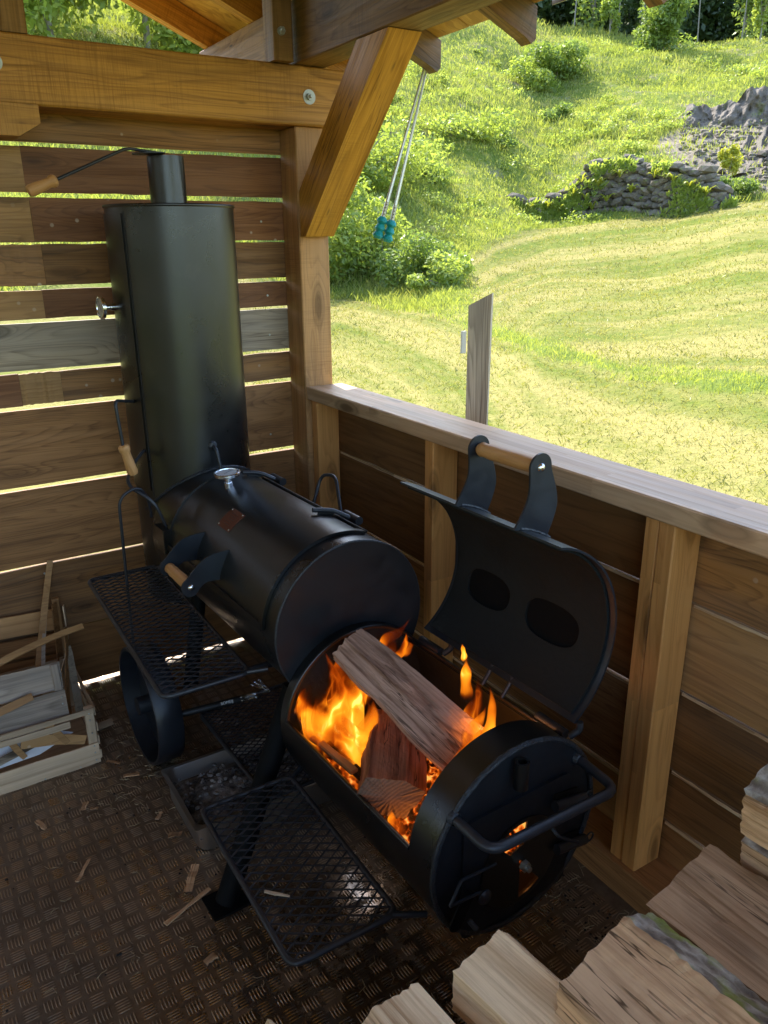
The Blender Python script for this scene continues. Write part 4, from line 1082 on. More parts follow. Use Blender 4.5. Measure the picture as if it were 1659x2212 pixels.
# =================================================================== SHRUBS AND TREES
LF = {'light': leafmat('light_leaves', (.15, .23, .04), (.27, .35, .065), .6, c2=(.4, .46, .12)),
      'mid': leafmat('mid_leaves', (.09, .15, .03), (.18, .26, .05), .55, c2=(.28, .36, .09)),
      'dark': leafmat('dark_leaves', (.03, .06, .02), (.06, .1, .03), .4, c2=(.1, .15, .045)),
      'yellow': leafmat('yellow_leaves', (.2, .24, .02), (.4, .42, .05), .5)}
BK = plain('pale_bark', (.2, .18, .15), .9, nscale=12, nstr=.6, ndist=.02, var=.4)
def crown(center, rad, nl, ls, lumps=9, flat=.8, r=None):
    r = r or rng; c = np.array(center, float); rad = np.array(rad, float)
    lc = r.normal(0, .45, (lumps, 3)); lc = lc/np.maximum(1, np.linalg.norm(lc, axis=1))[:, None]*.9
    lr = .32+.3*r.random(lumps)
    w_ = r.integers(0, lumps, nl)
    dirs = r.normal(0, 1, (nl, 3)); dirs /= np.linalg.norm(dirs, axis=1)[:, None]
    rr = r.random(nl)**.35
    P = (lc[w_]+dirs*(lr[w_]*rr)[:, None])*rad+c
    # leaf quads
    n1 = r.normal(0, 1, (nl, 3))+dirs*.6+np.array([0, 0, .5]); n1 /= np.linalg.norm(n1, axis=1)[:, None]
    t = np.cross(n1, r.normal(0, 1, (nl, 3))); t /= np.linalg.norm(t, axis=1)[:, None]; b = np.cross(n1, t)
    s_ = ls*(.6+.8*r.random(nl))[:, None]
    V = np.stack([P-t*s_, P+b*s_*.45, P+t*s_, P-b*s_*.45], 1).reshape(-1, 3)
    k = np.arange(nl)*4; F = np.stack([k, k+1, k+2, k+3], 1)
    lt = r.random(lumps)
    return V, F, np.repeat(np.clip(.2+.45*lt[w_]+.35*r.random(nl), 0, 1), 4), lc*rad+c
def plant(name, az_d, dist, h, rad, nl, ls, mat, label, cat, group=None, lumps=9, trunk=.0, nbr=5, zoff=0):
    a = math.radians(az_d); x, y = math.sin(a)*dist, math.cos(a)*dist; z = float(ground_z(x, y))+zoff
    root = thing(name, label, cat, (x, y, z), 0, group)
    V, F, t, lc = crown((x, y, z+h), rad, nl, ls, lumps)
    V[:, 2] = np.maximum(V[:, 2], z-.1)
    k = fast_mesh('crown', V, F, LF[mat], nper=4, attr={'tint': t}, parent=root)
    vf = []
    tr = trunk if trunk else .03*rad[0]
    top = Vector((x, y, z+h*.9))
    vf.append(tube_vf([(x, y, z-.3), (x+rnd.uniform(-.1, .1)*rad[0], y, z+h*.5), top], [tr, tr*.8, tr*.5], 7))
    for q in lc[:nbr]:
        s0 = Vector((x, y, z+h*rnd.uniform(.25, .6))); q = Vector(q); mid = (s0+q)/2+Vector((rnd.uniform(-.1, .1), 0, .12*rad[2]))
        vf.append(tube_vf([s0, mid, q], [tr*.55, tr*.4, tr*.15], 5))
    Vt, Ft = join_vf(vf); mesh('trunk', Vt, Ft, BK, root, smooth=True)
    return root
def px2az(x): return float(np.interp(x, [240, 720, 850, 1000, 1200, 1400, 1659], [14.7, 28.8, 32.86, 37.5, 43.5, 49.3, 56.3]))
G1 = 'shrubs growing on the hillside'
plant('shrub', px2az(742), 26.5, 1.25, (1.5, 1.4, 1.5), 5200, .085, 'light', 'pale green leafy shrub directly right of the corner post', 'shrub', G1, 12)
plant('shrub', px2az(825), 27, .95, (1.7, 1.4, 1.25), 5200, .085, 'light', 'broad light green shrub under the two hanging rods', 'shrub', G1, 12)
plant('shrub', px2az(915), 25.5, .7, (1.55, 1.3, 1.0), 5000, .08, 'mid', 'rounded grey green shrub at the tip of the upper mown field', 'shrub', G1, 12)
plant('shrub', px2az(965), 23.5, .35, (1.0, .9, .65), 2500, .07, 'light', 'low light shrub on the field edge left of the marker board', 'shrub', G1, 8)
plant('shrub', px2az(775), 36, 1.0, (3.2, 2.2, 1.4), 5000, .10, 'light', 'tall light bush on the slope just right of the diagonal brace', 'shrub', G1, 12)
plant('shrub', px2az(845), 39, .9, (2.9, 2.0, 1.2), 4000, .10, 'light', 'mid green bush on the slope behind the lower half of the hanging rods', 'shrub', G1, 12)
plant('shrub', px2az(925), 41, .6, (2.2, 1.8, .9), 3000, .10, 'mid', 'dark bush low on the slope right of the teal wrapped rod ends', 'shrub', G1, 10)
plant('shrub', px2az(1035), 50, .6, (3.0, 2.0, 1.0), 3000, .12, 'light', 'greyish bush halfway up the slope above the marker board', 'shrub', G1, 10)
plant('shrub', px2az(1085), 52, .4, (1.3, 1.0, .7), 1500, .11, 'mid', 'small dark bush beside the greyish bush on the slope', 'shrub', G1, 8)
plant('shrub', px2az(1205), 63, .4, (1.5, 1.0, .7), 1500, .12, 'mid', 'small dark bush alone in the middle of the grassy slope', 'shrub', G1, 8)
plant('shrub', px2az(1190), 72, 1.2, (3.8, 2.4, 1.7), 6000, .15, 'mid', 'large dark green thicket high on the slope below the rafter tails', 'shrub', G1, 14)
plant('shrub', px2az(1135), 68, .8, (2.2, 1.6, 1.1), 2500, .14, 'light', 'bushy clump left of the large thicket high on the slope', 'shrub', G1, 10)
plant('shrub', px2az(1412), 83, 2.6, (3.2, 2.6, 3.3), 6500, .19, 'mid', 'big rounded bush at the top edge of the slope before the wood', 'shrub', G1, 14)
plant('sapling', px2az(1612), 86, 3.8, (1.3, 1.2, 3.6), 2200, .2, 'light', 'slim bright green sapling at the hilltop in front of the dark wood', 'tree', None, 9, .08)
plant('sapling', px2az(1300), 90, 3.0, (1.2, 1.1, 2.8), 1800, .2, 'light', 'narrow pale sapling left of the big hilltop bush', 'tree', None, 9, .08)
plant('shrub', px2az(1583), 47.5, 1.1, (.75, .7, .85), 1200, .1, 'yellow', 'yellow green shrub between the stone wall and the rocks', 'shrub', G1, 6)
plant('shrub', px2az(1600), 45.2, .5, (1.2, .8, .7), 1500, .1, 'mid', 'low bush at the right foot of the stone retaining wall', 'shrub', G1, 8)
weeds()
# wood on top of the hill
for k in range(16):
    azd = 40.5+k*1.15+rnd.uniform(-.3, .3); dd = 98+rnd.uniform(-3, 12)
    kind = 'dark' if k % 4 else 'mid'
    pos = ('nearest the left end', 'towards the middle', 'towards the right end')[min(2, k//6)]
    plant('woodland_tree', azd, dd, 7.5, (3.1, 2.8, 5.8), 2600, .26, kind, 'tree with pale trunk in the dark wood on the hilltop', 'tree', 'trees of the hilltop wood', 12, .16, 6)
V_, F_, T_ = [], [], []; k0 = 0
for k in range(30):
    azd = math.radians(39+k*.78+rnd.uniform(-.3, .3)); dd = rnd.uniform(101, 116); x, y = math.sin(azd)*dd, math.cos(azd)*dd
    V, F, t, _l = crown((x, y, float(ground_z(x, y))+rnd.uniform(2.2, 5.5)), (3.0, 2.6, rnd.uniform(3, 5.5)), 2600, .42, 10)
    V_.append(V); F_.append(F+k0); T_.append(t); k0 += len(V)
o = fast_mesh('dark_wood', np.concatenate(V_), np.concatenate(F_), LF['dark'], nper=4, attr={'tint': np.concatenate(T_)}); tag(o, 'dark mass of the wood along the hilltop', 'wood', kind='stuff')
# trees behind the back wall, seen over the tie beam and between the boards
lb = ['leafy tree behind the shelter seen over the left end of the tie beam', 'bright green tree seen over the middle of the tie beam', 'light green tree seen between the rafter and the tie beam', 'tall bushy tree behind the back wall at far left', 'pale bushy tree behind the back wall next to the rafters']
for k, (azd, dd, hh, rr) in enumerate(((12, 34, 3.4, 3.3), (17.5, 36, 3.8, 3.4), (23, 38, 3.4, 3.2), (8.5, 44, 5.5, 4.), (20, 48, 6, 4.2))):
    plant('leafy_tree', azd, dd, hh, (rr, rr*.9, rr*1.05), 7000, .17, 'light' if k != 3 else 'mid', lb[k], 'tree', 'trees behind the shelter', 14, .14, 6)

# =================================================================== ROCKS
def rockm(name, c0, c1, sc=3.):
    N = NT(name); p = N.n('ShaderNodeTexCoord').outputs['Object']; ri = N.n('ShaderNodeObjectInfo').outputs['Random']
    n = N.noise(p, sc, 6, .7); n2 = N.noise(p, sc*6, 4, .7)
    c = N.mix(N.math('ADD', N.math('MULTIPLY', n, .6), N.math('MULTIPLY', n2, .4)), c0, c1)
    c = N.mix(N.mr(N.noise(N.vadd(p, (4, 4, 4)), sc*.8, 4), .58, .7), c, (.16, .17, .07))
    c = N.n('ShaderNodeHueSaturation', Value=N.mr(ri, 0, 1, .7, 1.3), Color=c).outputs[0]
    N.set_b(Base__Color=c, Roughness=.9); N.bump(N.math('ADD', n, n2), .7, .04); return N.m
RM = rockm('grey_field_stone', (.05, .042, .034), (.25, .205, .16)); RM2 = rockm('grey_rock_face', (.05, .043, .036), (.21, .175, .14), .9)
def rock_vf(sx, sy, sz, seed, sub=2):
    bm = bmesh.new(); bmesh.ops.create_icosphere(bm, subdivisions=sub, radius=1); r = random.Random(seed)
    pl = [(Vector((r.gauss(0, 1), r.gauss(0, 1), r.gauss(0, 1))).normalized(), r.uniform(.62, .92)) for _ in range(9)]
    for v in bm.verts:
        for nrm, dd in pl:
            q = v.co.dot(nrm)
            if q > dd: v.co -= nrm*(q-dd)
        v.co = Vector((v.co.x*sx, v.co.y*sy, v.co.z*sz))*r.uniform(.97, 1.03)
    V = [v.co.copy() for v in bm.verts]; F = [tuple(v.index for v in f.verts) for f in bm.faces]; bm.free(); return V, F
stonem = [bpy.data.meshes.new('stone_mesh') for _ in range(10)]
for k, me in enumerate(stonem):
    V, F = rock_vf(1, .8, .75, 100+k, 1); me.from_pydata([tuple(v) for v in V], [], F); me.materials.append(RM); me.update()
P0 = (px2az(1118), 42.6, 459, 470); 
def world_px(px, dist): a = math.radians(px2az(px)); return math.sin(a)*dist, math.cos(a)*dist
wx, wy = world_px(1400, 44.4)
sw_ = thing('stone_retaining_wall', 'dry stone retaining wall of grey boulders at the foot of the grassy slope', 'wall', (wx, wy, float(ground_z(wx, wy))))
cnt = 0
top = lambda px: float(np.interp(px, [1110, 1180, 1255, 1275, 1330, 1400, 1470, 1540, 1585], [.35, .9, 1.6, 2.35, 2.45, 2.3, 2.5, 1.9, .7]))
px = 1112.
while px < 1590:
    dist = 43.6+.9*math.sin(px*.011); x, y = world_px(px, dist); zb = float(ground_z(x, y))-.12; hgt = top(px); z = zb
    while z < zb+hgt:
        s_ = rnd.uniform(.22, .44)
        o = bpy.data.objects.new('stone', rnd.choice(stonem))
        xx, yy = world_px(px+rnd.uniform(-4, 4), dist+rnd.uniform(-.12, .12)+(z-zb)*.18)
        place(o, Matrix.Translation((xx, yy, z+s_*.5)) @ Euler((rnd.uniform(-.4, .4), rnd.uniform(-.4, .4), rnd.uniform(-.8, .8)-.8)).to_matrix().to_4x4() @ Matrix.Diagonal((s_*1.25, s_, s_*.85, 1)), sw_)
        z += s_*1.02; cnt += 1
    px += rnd.uniform(11, 16)
# earth backing so nothing shows through between the stones
pts = [(p_, 43.9+.9*math.sin(p_*.011)) for p_ in range(1105, 1600, 12)]
V = []; F = []
for i, (p_, dd) in enumerate(pts):
    for (q_, hh) in ((0, -.6), (.35, top(p_)-.15), (1.8, top(p_)-.1), (3.2, -.6)):
        x, y = world_px(p_, dd+q_); x0_, y0_ = world_px(p_, dd); V.append((x, y, float(ground_z(x0_, y0_))+hh))
    if i:
        for k in range(3): F.append(((i-1)*4+k, i*4+k, i*4+k+1, (i-1)*4+k+1))
mesh('earth_backing', V, F, plain('dark_earth', (.05, .045, .025), .95, nscale=3, nstr=.8, ndist=.05), sw_, smooth=True)
vf = []; r_ = random.Random(31)
for k in range(420):
    pp = r_.uniform(1470, 1700); dd = r_.uniform(46, 58); x, y = world_px(pp, dd)
    if scree(np.array([x]), np.array([y]))[0] < .4: continue
    s_ = r_.uniform(.05, .2); v, f = rock_vf(s_*1.3, s_, s_*.8, k, 1); vf.append(xf((v, f), Matrix.Translation((x, y, float(ground_z(x, y))+s_*.2)) @ Matrix.Rotation(r_.uniform(0, 3), 4, 'Z')))
V, F = join_vf(vf); o = mesh('scree_stones', V, F, RM); tag(o, 'small broken stones covering the scree', 'stones', kind='stuff')
# bare rock faces on the right of the slope
def outcrop(name, label, pxa, pxb, d_, h0, h1, seed, lean=1.4):
    nx, nz = 110, 34; V = []; F = []; r = np.random.default_rng(seed)
    for i in range(nx+1):
        p_ = pxa+(pxb-pxa)*i/nx; e = min(i, nx-i)/nx*2; env = min(1, e*3.2)**.6
        x0_, y0_ = world_px(p_, d_); zb = float(ground_z(x0_, y0_))
        for j in range(nz+1):
            t = j/nz; dd = d_-.9*env+lean*t+((fbm(np.array([p_*.035]), np.array([t*1.5+seed]), .6, 2)[0]-.5)*1.4+(fbm(np.array([p_*.11]), np.array([t*7.+seed]), .7, 4, 1)[0]-.5)*.45)*env
            if j == nz: dd += 2.0
            x, y = world_px(p_, dd)
            z = zb-.5+(h0+(h1-h0)*i/nx)*env*t+(fbm(np.array([p_*.06]), np.array([t*3.+seed]), 1., 3, 1)[0]-.5)*.8*env*t
            if j == nz: z = float(ground_z(x, y))-.2
            V.append((x, y, z))
        if i:
            for j in range(nz): F.append(((i-1)*(nz+1)+j, i*(nz+1)+j, i*(nz+1)+j+1, (i-1)*(nz+1)+j+1))
    x, y = world_px((pxa+pxb)/2, d_)
    o = mesh(name, V, F, RM2, None, smooth=True, sharp=25); tag(o, label, 'rock')
outcrop('rock_outcrop', 'bare grey rock face high on the right of the slope', 1432, 1720, 58.0, 1.5, 2.6, 3)
outcrop('rock_outcrop', 'lower broken rock and scree right of the stone retaining wall', 1510, 1720, 49.5, 1.2, 3.0, 8, 4.5)
for k in range(46):
    pp = rnd.uniform(1500, 1680); dd = rnd.uniform(46.5, 56); x, y = world_px(pp, dd); s_ = rnd.uniform(.12, .4)
    o = bpy.data.objects.new('loose_rock', rnd.choice(stonem)); place(o, Matrix.Translation((x, y, float(ground_z(x, y))+s_*.2)) @ Euler((rnd.uniform(-.4, .4), 0, rnd.uniform(-3, 3))).to_matrix().to_4x4() @ Matrix.Diagonal((s_*1.3, s_, s_*.8, 1)))
    tag(o, 'loose grey rock lying on the scree right of the stone wall', 'rock', 'loose rocks on the scree')
def wallplants():
    n = 8200; pp = 1105+rng.random(n)*500; t = rng.random(n)
    k = (fbm(pp*.02, t*2.2, 1., 3, 2) > np.interp(pp, [1100, 1300, 1450, 1600], [.36, .47, .56, .5])); pp, t = pp[k], t[k]; n = len(pp)
    az_ = np.radians(np.interp(pp, [720, 850, 1000, 1200, 1400, 1659], [28.8, 32.86, 37.5, 43.5, 49.3, 56.3])); dist = 43.25+.9*np.sin(pp*.011)+t*.3
    x, y = np.sin(az_)*dist, np.cos(az_)*dist; z = ground_z(x, y)+t*np.array([top(q) for q in pp])*1.02-.1
    a = rng.random(n)*6.28; L = .12+.22*rng.random(n); w = .03+.03*rng.random(n)
    P0 = np.stack([x, y, z], 1); D_ = np.stack([np.cos(a)*.6, np.sin(a)*.6-.3, .2+.9*rng.random(n)], 1)*L[:, None]; Sd = np.stack([np.cos(az_), -np.sin(az_), 0*x], 1)*w[:, None]
    V = np.stack([P0-Sd*.4, P0+Sd*.4, P0+D_*.6+Sd, P0+D_, P0+D_*.6-Sd], 1).reshape(-1, 3); b = np.arange(n)*5
    F = np.concatenate([np.stack([b, b+1, b+2], 1), np.stack([b, b+2, b+4], 1), np.stack([b+4, b+2, b+3], 1)])
    o = fast_mesh('wall_plants', V, F, LF['light'], attr={'tint': np.repeat(rng.random(n), 5)}); tag(o, 'weeds and creepers growing over the stone retaining wall', 'weeds', kind='stuff')
wallplants()
# ferns hanging over the stone wall
FM = leafmat('fern_leaves', (.12, .16, .02), (.3, .33, .04), .5)
fern_px = [(1150, .5), (1190, .8), (1215, .6), (1245, 1.3), (1275, 1.0), (1300, 1.6), (1320, .8), (1345, 1.9), (1372, 1.2), (1420, 2.0), (1463, 1.9), (1500, 1.6), (1540, 1.0), (1232, .5), (1262, 1.9), (1290, .5)]
for k, (pp, hh) in enumerate(fern_px):
    dist = 43.3+.9*math.sin(pp*.011); x, y = world_px(pp, dist); z = float(ground_z(x, y))+hh-.3
    vf = []
    for q in range(13):
        a = rnd.uniform(0, 6.28); L = rnd.uniform(.35, .65); d_ = Vector((math.cos(a), math.sin(a), 0)); sd = Vector((-d_.y, d_.x, 0))*.05
        pts = [Vector((0, 0, 0)), d_*L*.35+Vector((0, 0, L*.55)), d_*L*.75+Vector((0, 0, L*.7)), d_*L*1.1+Vector((0, 0, L*.45))]
        vs = []
        for i, p_ in enumerate(pts):
            w2 = (.3, 1, .8, .05)[i]; vs += [p_-sd*w2, p_+sd*w2]
        vf.append((vs, [(i*2, i*2+1, i*2+3, i*2+2) for i in range(3)]))
    V, F = join_vf(vf); o = mesh('fern', V, F, FM, None, Matrix.Translation((x, y, z)))
    at = o.data.attributes.new('tint', 'FLOAT', 'POINT'); at.data.foreach_set('value', [rnd.random() for _ in V])
    tag(o, 'bright fern clump growing out of the stone retaining wall', 'fern', 'ferns on the stone wall')
# thin branches / pale trunks at the wood edge
for k in range(0, 9, 2):
    azd = (44.2, 45.3, 46.8, 50.4, 51.6, 52.9, 54.0, 55.2, 48.9)[k]; a = math.radians(azd); dd = 94+rnd.uniform(-1, 2); x, y = math.sin(a)*dd, math.cos(a)*dd; z = float(ground_z(x, y))
    o = tube('bare_trunk', [(x, y, z-.3), (x+rnd.uniform(-.3, .3), y, z+4), (x+rnd.uniform(-.6, .6), y, z+9)], [.075, .06, .035], BK, None, n=6)
    tag(o, 'thin pale bare trunk at the front edge of the hilltop wood', 'tree', 'pale trunks at the wood edge')
# =================================================================== LOGS
def log(name, p0, p1, poly, mats, bark=(), parent=None, up=(0, 0, 1), seed=1, amp=.003, twist=0., taper=0., nx=30, bow=0., twk=1):
    """split log: cross polygon (y,z), one material key per edge in mats; bark edges become a child part"""
    r = random.Random(seed); p0, p1 = Vector(p0), Vector(p1); L = (p1-p0).length; n = len(poly); sub = 9
    ring = []; em = []
    for k in range(n):
        a, b = Vector(poly[k]), Vector(poly[(k+1) % n])
        for q in range(sub): ring.append(a.lerp(b, q/sub)); em.append(k)
    m_ = len(ring); ph = [r.uniform(0, 6.28) for _ in range(m_)]; fr = [r.uniform(1.5, 5) for _ in range(m_)]
    nse = [r.uniform(-1, 1) for _ in range(m_)]; fib_ = [r.choice((-1, 0, .4, 1))*r.random() for _ in range(m_)]; chip = [(r.randrange(m_), r.random(), r.uniform(.06, .2)) for _ in range(5)]
    V = []
    for i in range(nx+1):
        t = i/nx; x = -L/2+L*t; sc = 1-taper*t; an = twist*t
        for k, p in enumerate(ring):
            d = p.normalized(); w = amp*(.8*nse[k//9*9]+.5*math.sin(ph[k//9*9]+fr[k//9*9]*t*3)+.16*r.uniform(-1, 1)+.34*fib_[(k+int(t*2.2*twk)) % m_])
            for (ck_, ct_, cl_) in chip:
                if abs(t-ct_) < cl_ and min((k-ck_) % m_, (ck_-k) % m_) <= 2: w -= amp*.9*(1-abs(t-ct_)/cl_)
            if em[k] in bark: w += amp*r.uniform(-.6, 1.2)
            q = p*sc+d*w; q = Vector((q.x*math.cos(an)-q.y*math.sin(an), q.x*math.sin(an)+q.y*math.cos(an)))
            ex = r.uniform(-.003, .003) if i in (0, nx) else 0
            V.append((x+ex, q.x, q.y+bow*math.sin(t*math.pi)))
    F = []; mi = []; FB = []
    mk = []
    for k in mats:
        if k not in mk: mk.append(k)
    for i in range(nx):
        for k in range(m_):
            f = (i*m_+k, i*m_+(k+1) % m_, (i+1)*m_+(k+1) % m_, (i+1)*m_+k)
            if em[k] in bark: FB.append(f)
            else: F.append(f); mi.append(mk.index(mats[em[k]]))
    nc = len(V); V.append((-L/2, 0, 0)); V.append((L/2, 0, 0))
    for k in range(m_):
        F.append((nc, (k+1) % m_, k)); mi.append(len(mk)); F.append((nc+1, nx*m_+k, nx*m_+(k+1) % m_)); mi.append(len(mk))
    mx = orient(p0, p1, up)
    me = bpy.data.meshes.new(name); me.from_pydata([tuple(v) for v in V], [], F)
    for k in mk: me.materials.append(W[k])
    me.materials.append(W['endd' if name == 'burning_log' else 'end']); me.polygons.foreach_set('material_index', mi); me.update()
    o = bpy.data.objects.new(name, me); place(o, FR @ mx, parent)
    if FB:
        b = mesh('bark', V[:nc], FB, W['bark'], o, mx, smooth=True)
        bm = bmesh.new(); bm.from_mesh(b.data); bmesh.ops.delete(bm, geom=[v for v in bm.verts if not v.link_faces], context='VERTS'); bm.to_mesh(b.data); bm.free()
    return o
frame(Matrix())
FG = 'split firewood stacked in the foreground'
def fw(*a, label=None, **k): tag(log('firewood_log', *a, **k), label, 'firewood', FG)
fw((.617, .705, .560), (.650, .375, .575), [(-.062, .05), (.035, .064), (.062, .035), (.055, -.06), (-.02, -.07), (-.066, -.02)], ['fire1', 'fire1', 'fire1', 'fire2', 'fire2', 'fire1'], label='pale squared split log with an orange tinted side at the bottom centre', seed=3, amp=.0022)
fw((.728, .562, .650), (.735, .25, .662), [(-.10, .03), (.03, .074), (.092, .042), (.085, -.055), (-.02, -.075), (-.10, -.03)], ['fire2', 'fire2', 'fire2', 'fire2', 'fire2', 'fire2'], bark=(1, 2), label='brown split log edged with grey mossy bark', seed=5, amp=.003)
fw((.937, .60, .652), (.935, .27, .662), [(-.078, .005), (.072, .05), (.088, -.045), (-.05, -.065)], ['fire2', 'fire2', 'fire2', 'fire2'], bark=(1,), label='wide flat faced brown split log right of the mossy bark log', seed=8, amp=.0022)
fw((1.065, .56, .705), (1.065, .25, .715), [(-.045, .03), (.0, .05), (.05, .035), (.045, -.04), (-.03, -.045)], ['fire2', 'fire2', 'fire2', 'fire2', 'fire2'], bark=(0, 1), label='small dark ended log lying behind the wide flat faced log', seed=9)
fw((.968, .497, .905), (.975, .2, .915), [(-.075, .02), (-.02, .055), (.06, .05), (.07, -.05), (-.03, -.075), (-.07, -.045)], ['fire2', 'fire2', 'fire2', 'fire2', 'fire2', 'fire2'], bark=(0, 1), label='bark topped log at the right edge, highest of the stack', seed=12)
fw((.452, .722, .548), (.475, .40, .56), [(-.06, .03), (-.02, .052), (.055, .045), (.06, -.05), (-.05, -.055)], ['fire1', 'fire1', 'fire1', 'fire2', 'fire2'], label='pale split log with dark grain lines left of the squared log', seed=14, amp=.002)
fw((.292, .79, .535), (.32, .45, .55), [(-.055, -.03), (.0, .062), (.055, -.02), (.0, -.06)], ['fire1', 'fire1', 'fire2', 'fire2'], label='pale triangular log whose tip shows at the bottom edge', seed=15, amp=.002)
fw((1.08, .50, .80), (1.085, .2, .81), [(-.05, .045), (.05, .05), (.06, -.05), (-.05, -.05)], ['fire2']*4, label='brown log outside the picture, right of the bark topped log', seed=19)
# the rest of the pile, below what the picture shows
vf = []; r_ = random.Random(4)
for j, z in enumerate((.065, .19, .315, .435)):
    for k in range(8):
        x = .22+k*.125+(.06 if j % 2 else 0); h = .056
        v, f = box_vf(r_.uniform(.2, .22), .112, .118, bv=.012, wob=.004, nx=3, r=r_)
        vf.append(xf((v, f), Matrix.Translation((x, .505, z)) @ AX['y']))
for (x, y, z, w) in ((.93, .42, .53, .15), (1.08, .4, .58, .13), (.74, .42, .53, .09)):
    vf.append(xf(box_vf(.2, w, .115, bv=.01, wob=.004, nx=3, r=r_), Matrix.Translation((x, y, z)) @ AX['y']))
V, F = join_vf(vf); o = mesh('firewood_pile', V, F, W['fire2']); fixn(o); tag(o, 'lower courses of the split firewood stack beside the camera', 'firewood', kind='stuff')

# ---- logs burning in the firebox
frame(SM)
o = log('burning_log', (-.080, .530, .712), (.006, .185, .572), [(-.046, .024), (.0, .034), (.050, .022), (.054, -.016), (.0, -.034), (-.048, -.01)], ['firelog']*6, parent=None, up=(-.35, -.45, .82), seed=21, amp=.0042, twist=.15, taper=-.34, nx=34, bow=.008)
tag(o, 'long split log leaning on top inside the burning firebox', 'burning log', 'logs in the firebox')
o = log('burning_log', (-.165, .222, .505), (.04, .50, .46), [(-.072, .028), (-.02, .048), (.055, .042), (.072, -.008), (.035, -.046), (-.04, -.046)], ['firelog2']*6, up=(-.1, -.35, .92), seed=23, amp=.005, twist=-.1, nx=34)
tag(o, 'round ended split log under the long log in the firebox', 'burning log', 'logs in the firebox')
kw = W['stick']; charm = plain('charred_wood', (.012, .01, .009), .95, nscale=70, nstr=.9, ndist=.004)
KG = 'kindling burning in the firebox'
for (a, b, w, h, m_, lb) in (((-.185, .575, .487), (-.165, .37, .482), .022, .012, kw, 'thin pale burning stick nearest the left rim of the firebox'),
                            ((-.155, .54, .465), (-.14, .35, .455), .026, .014, charm, 'blackened stick beside the round ended log'),
                            ((-.085, .535, .43), (-.095, .42, .455), .014, .012, kw, 'short pale stick end poking up beside the round ended log'),
                            ((-.185, .59, .49), (-.12, .58, .495), .024, .022, W['firelog'], 'small split piece at the far left end of the firebox')):
    o = beam('kindling', a, b, w, h, m_, None, wob=.0012, nx=6); tag(o, lb, 'kindling', KG)
def embers():
    N = NT('glowing_embers'); p = N.n('ShaderNodeTexCoord').outputs['Object']
    v = N.n('ShaderNodeTexVoronoi', Vector=p, Scale=70., _feature='F1').outputs['Distance']; n = N.noise(p, 24., 4, .7); n2 = N.noise(p, 150., 3)
    g = N.mr(N.math('ADD', N.math('MULTIPLY', v, .8), N.math('MULTIPLY', n, 1.0)), .8, 1.2)
    em = N.ramp(g, [(0, (0, 0, 0)), (.4, (.35, .03, 0)), (.75, (1., .22, .02)), (1, (1., .5, .1))])
    N.set_b(Base__Color=(.02, .014, .012, 1), Roughness=.95, Emission__Color=em); N.b.inputs['Emission Strength'].default_value = .22
    N.bump(v, .8, .006); return N.m
nx_, ny_ = 40, 60; V = []; F = []
for i in range(nx_+1):
    for j in range(ny_+1):
        l = -.19+.38*i/nx_; al = .02+.59*j/ny_; zf = FZ-math.sqrt(max(0, .212**2-l*l))
        z = .315+.04*math.cos(l*9)+.018*(fbm(np.array([l*20.]), np.array([al*20.]), 1., 3)[0]-.5)*2+.012*rnd.uniform(-1, 1)
        V.append((l, al, max(z, zf+.002)))
    if i:
        for j in range(ny_): F.append(((i-1)*(ny_+1)+j, i*(ny_+1)+j, i*(ny_+1)+j+1, (i-1)*(ny_+1)+j+1))
o = mesh('embers', V, F, embers(), smooth=True, sharp=80); tag(o, 'bed of glowing orange embers in the bottom of the firebox', 'embers', kind='stuff')

# ---- flames: lens shaped tongues
def flamem():
    N = NT('flame'); p = N.n('ShaderNodeTexCoord').outputs['Object']
    core = N.n('ShaderNodeAttribute', _attribute_name='core').outputs['Fac']; hgt = N.n('ShaderNodeAttribute', _attribute_name='rise').outputs['Fac']
    wv = N.n('ShaderNodeTexNoise', Vector=p, Scale=9., Detail=2.).outputs['Color']
    q = N.vadd(N.vmul(p, (1., 1., .42)), N.vmul(wv, (.1, .1, .1)))
    n = N.noise(q, 10.5, 1, .4); rg = N.math('SUBTRACT', 1., N.math('ABSOLUTE', N.math('MULTIPLY', N.math('SUBTRACT', n, .5), 7.)), clamp=True)
    rg = N.math('POWER', rg, 2.2); n2 = N.noise(q, 6., 1, .5)
    body = N.math('MULTIPLY', core, N.mr(n2, .44, .6))
    heat = N.math('ADD', N.math('MULTIPLY', body, .75), N.math('MULTIPLY', rg, .42))
    heat = N.math('MULTIPLY', heat, N.mr(hgt, .5, 1., 1., .62))
    col = N.ramp(heat, [(0, (.08, .004, 0)), (.3, (.22, .028, .001)), (.62, (.4, .1, .003)), (.85, (.46, .19, .01)), (1, (.5, .36, .06))])
    em = N.n('ShaderNodeEmission', Color=col, Strength=N.mr(heat, 0, .5, .22, .74))
    al_ = N.math('MULTIPLY', N.math('ADD', N.math('MULTIPLY', body, .62), N.math('MULTIPLY', rg, .6)), N.math('POWER', N.mr(core, .05, .75), 1.4), clamp=True)
    tr = N.n('ShaderNodeBsdfTransparent')
    mx = N.n('ShaderNodeMixShader', i0=al_, i1=tr.outputs[0], i2=em.outputs[0])
    N.t.nodes.remove(N.b); N.t.links.new(mx.outputs[0], N.out.inputs[0]); return N.m
FLM = flamem()
fire = thing('fire', 'orange flames rising round the logs in the open firebox', 'fire', (0, .3, .34))
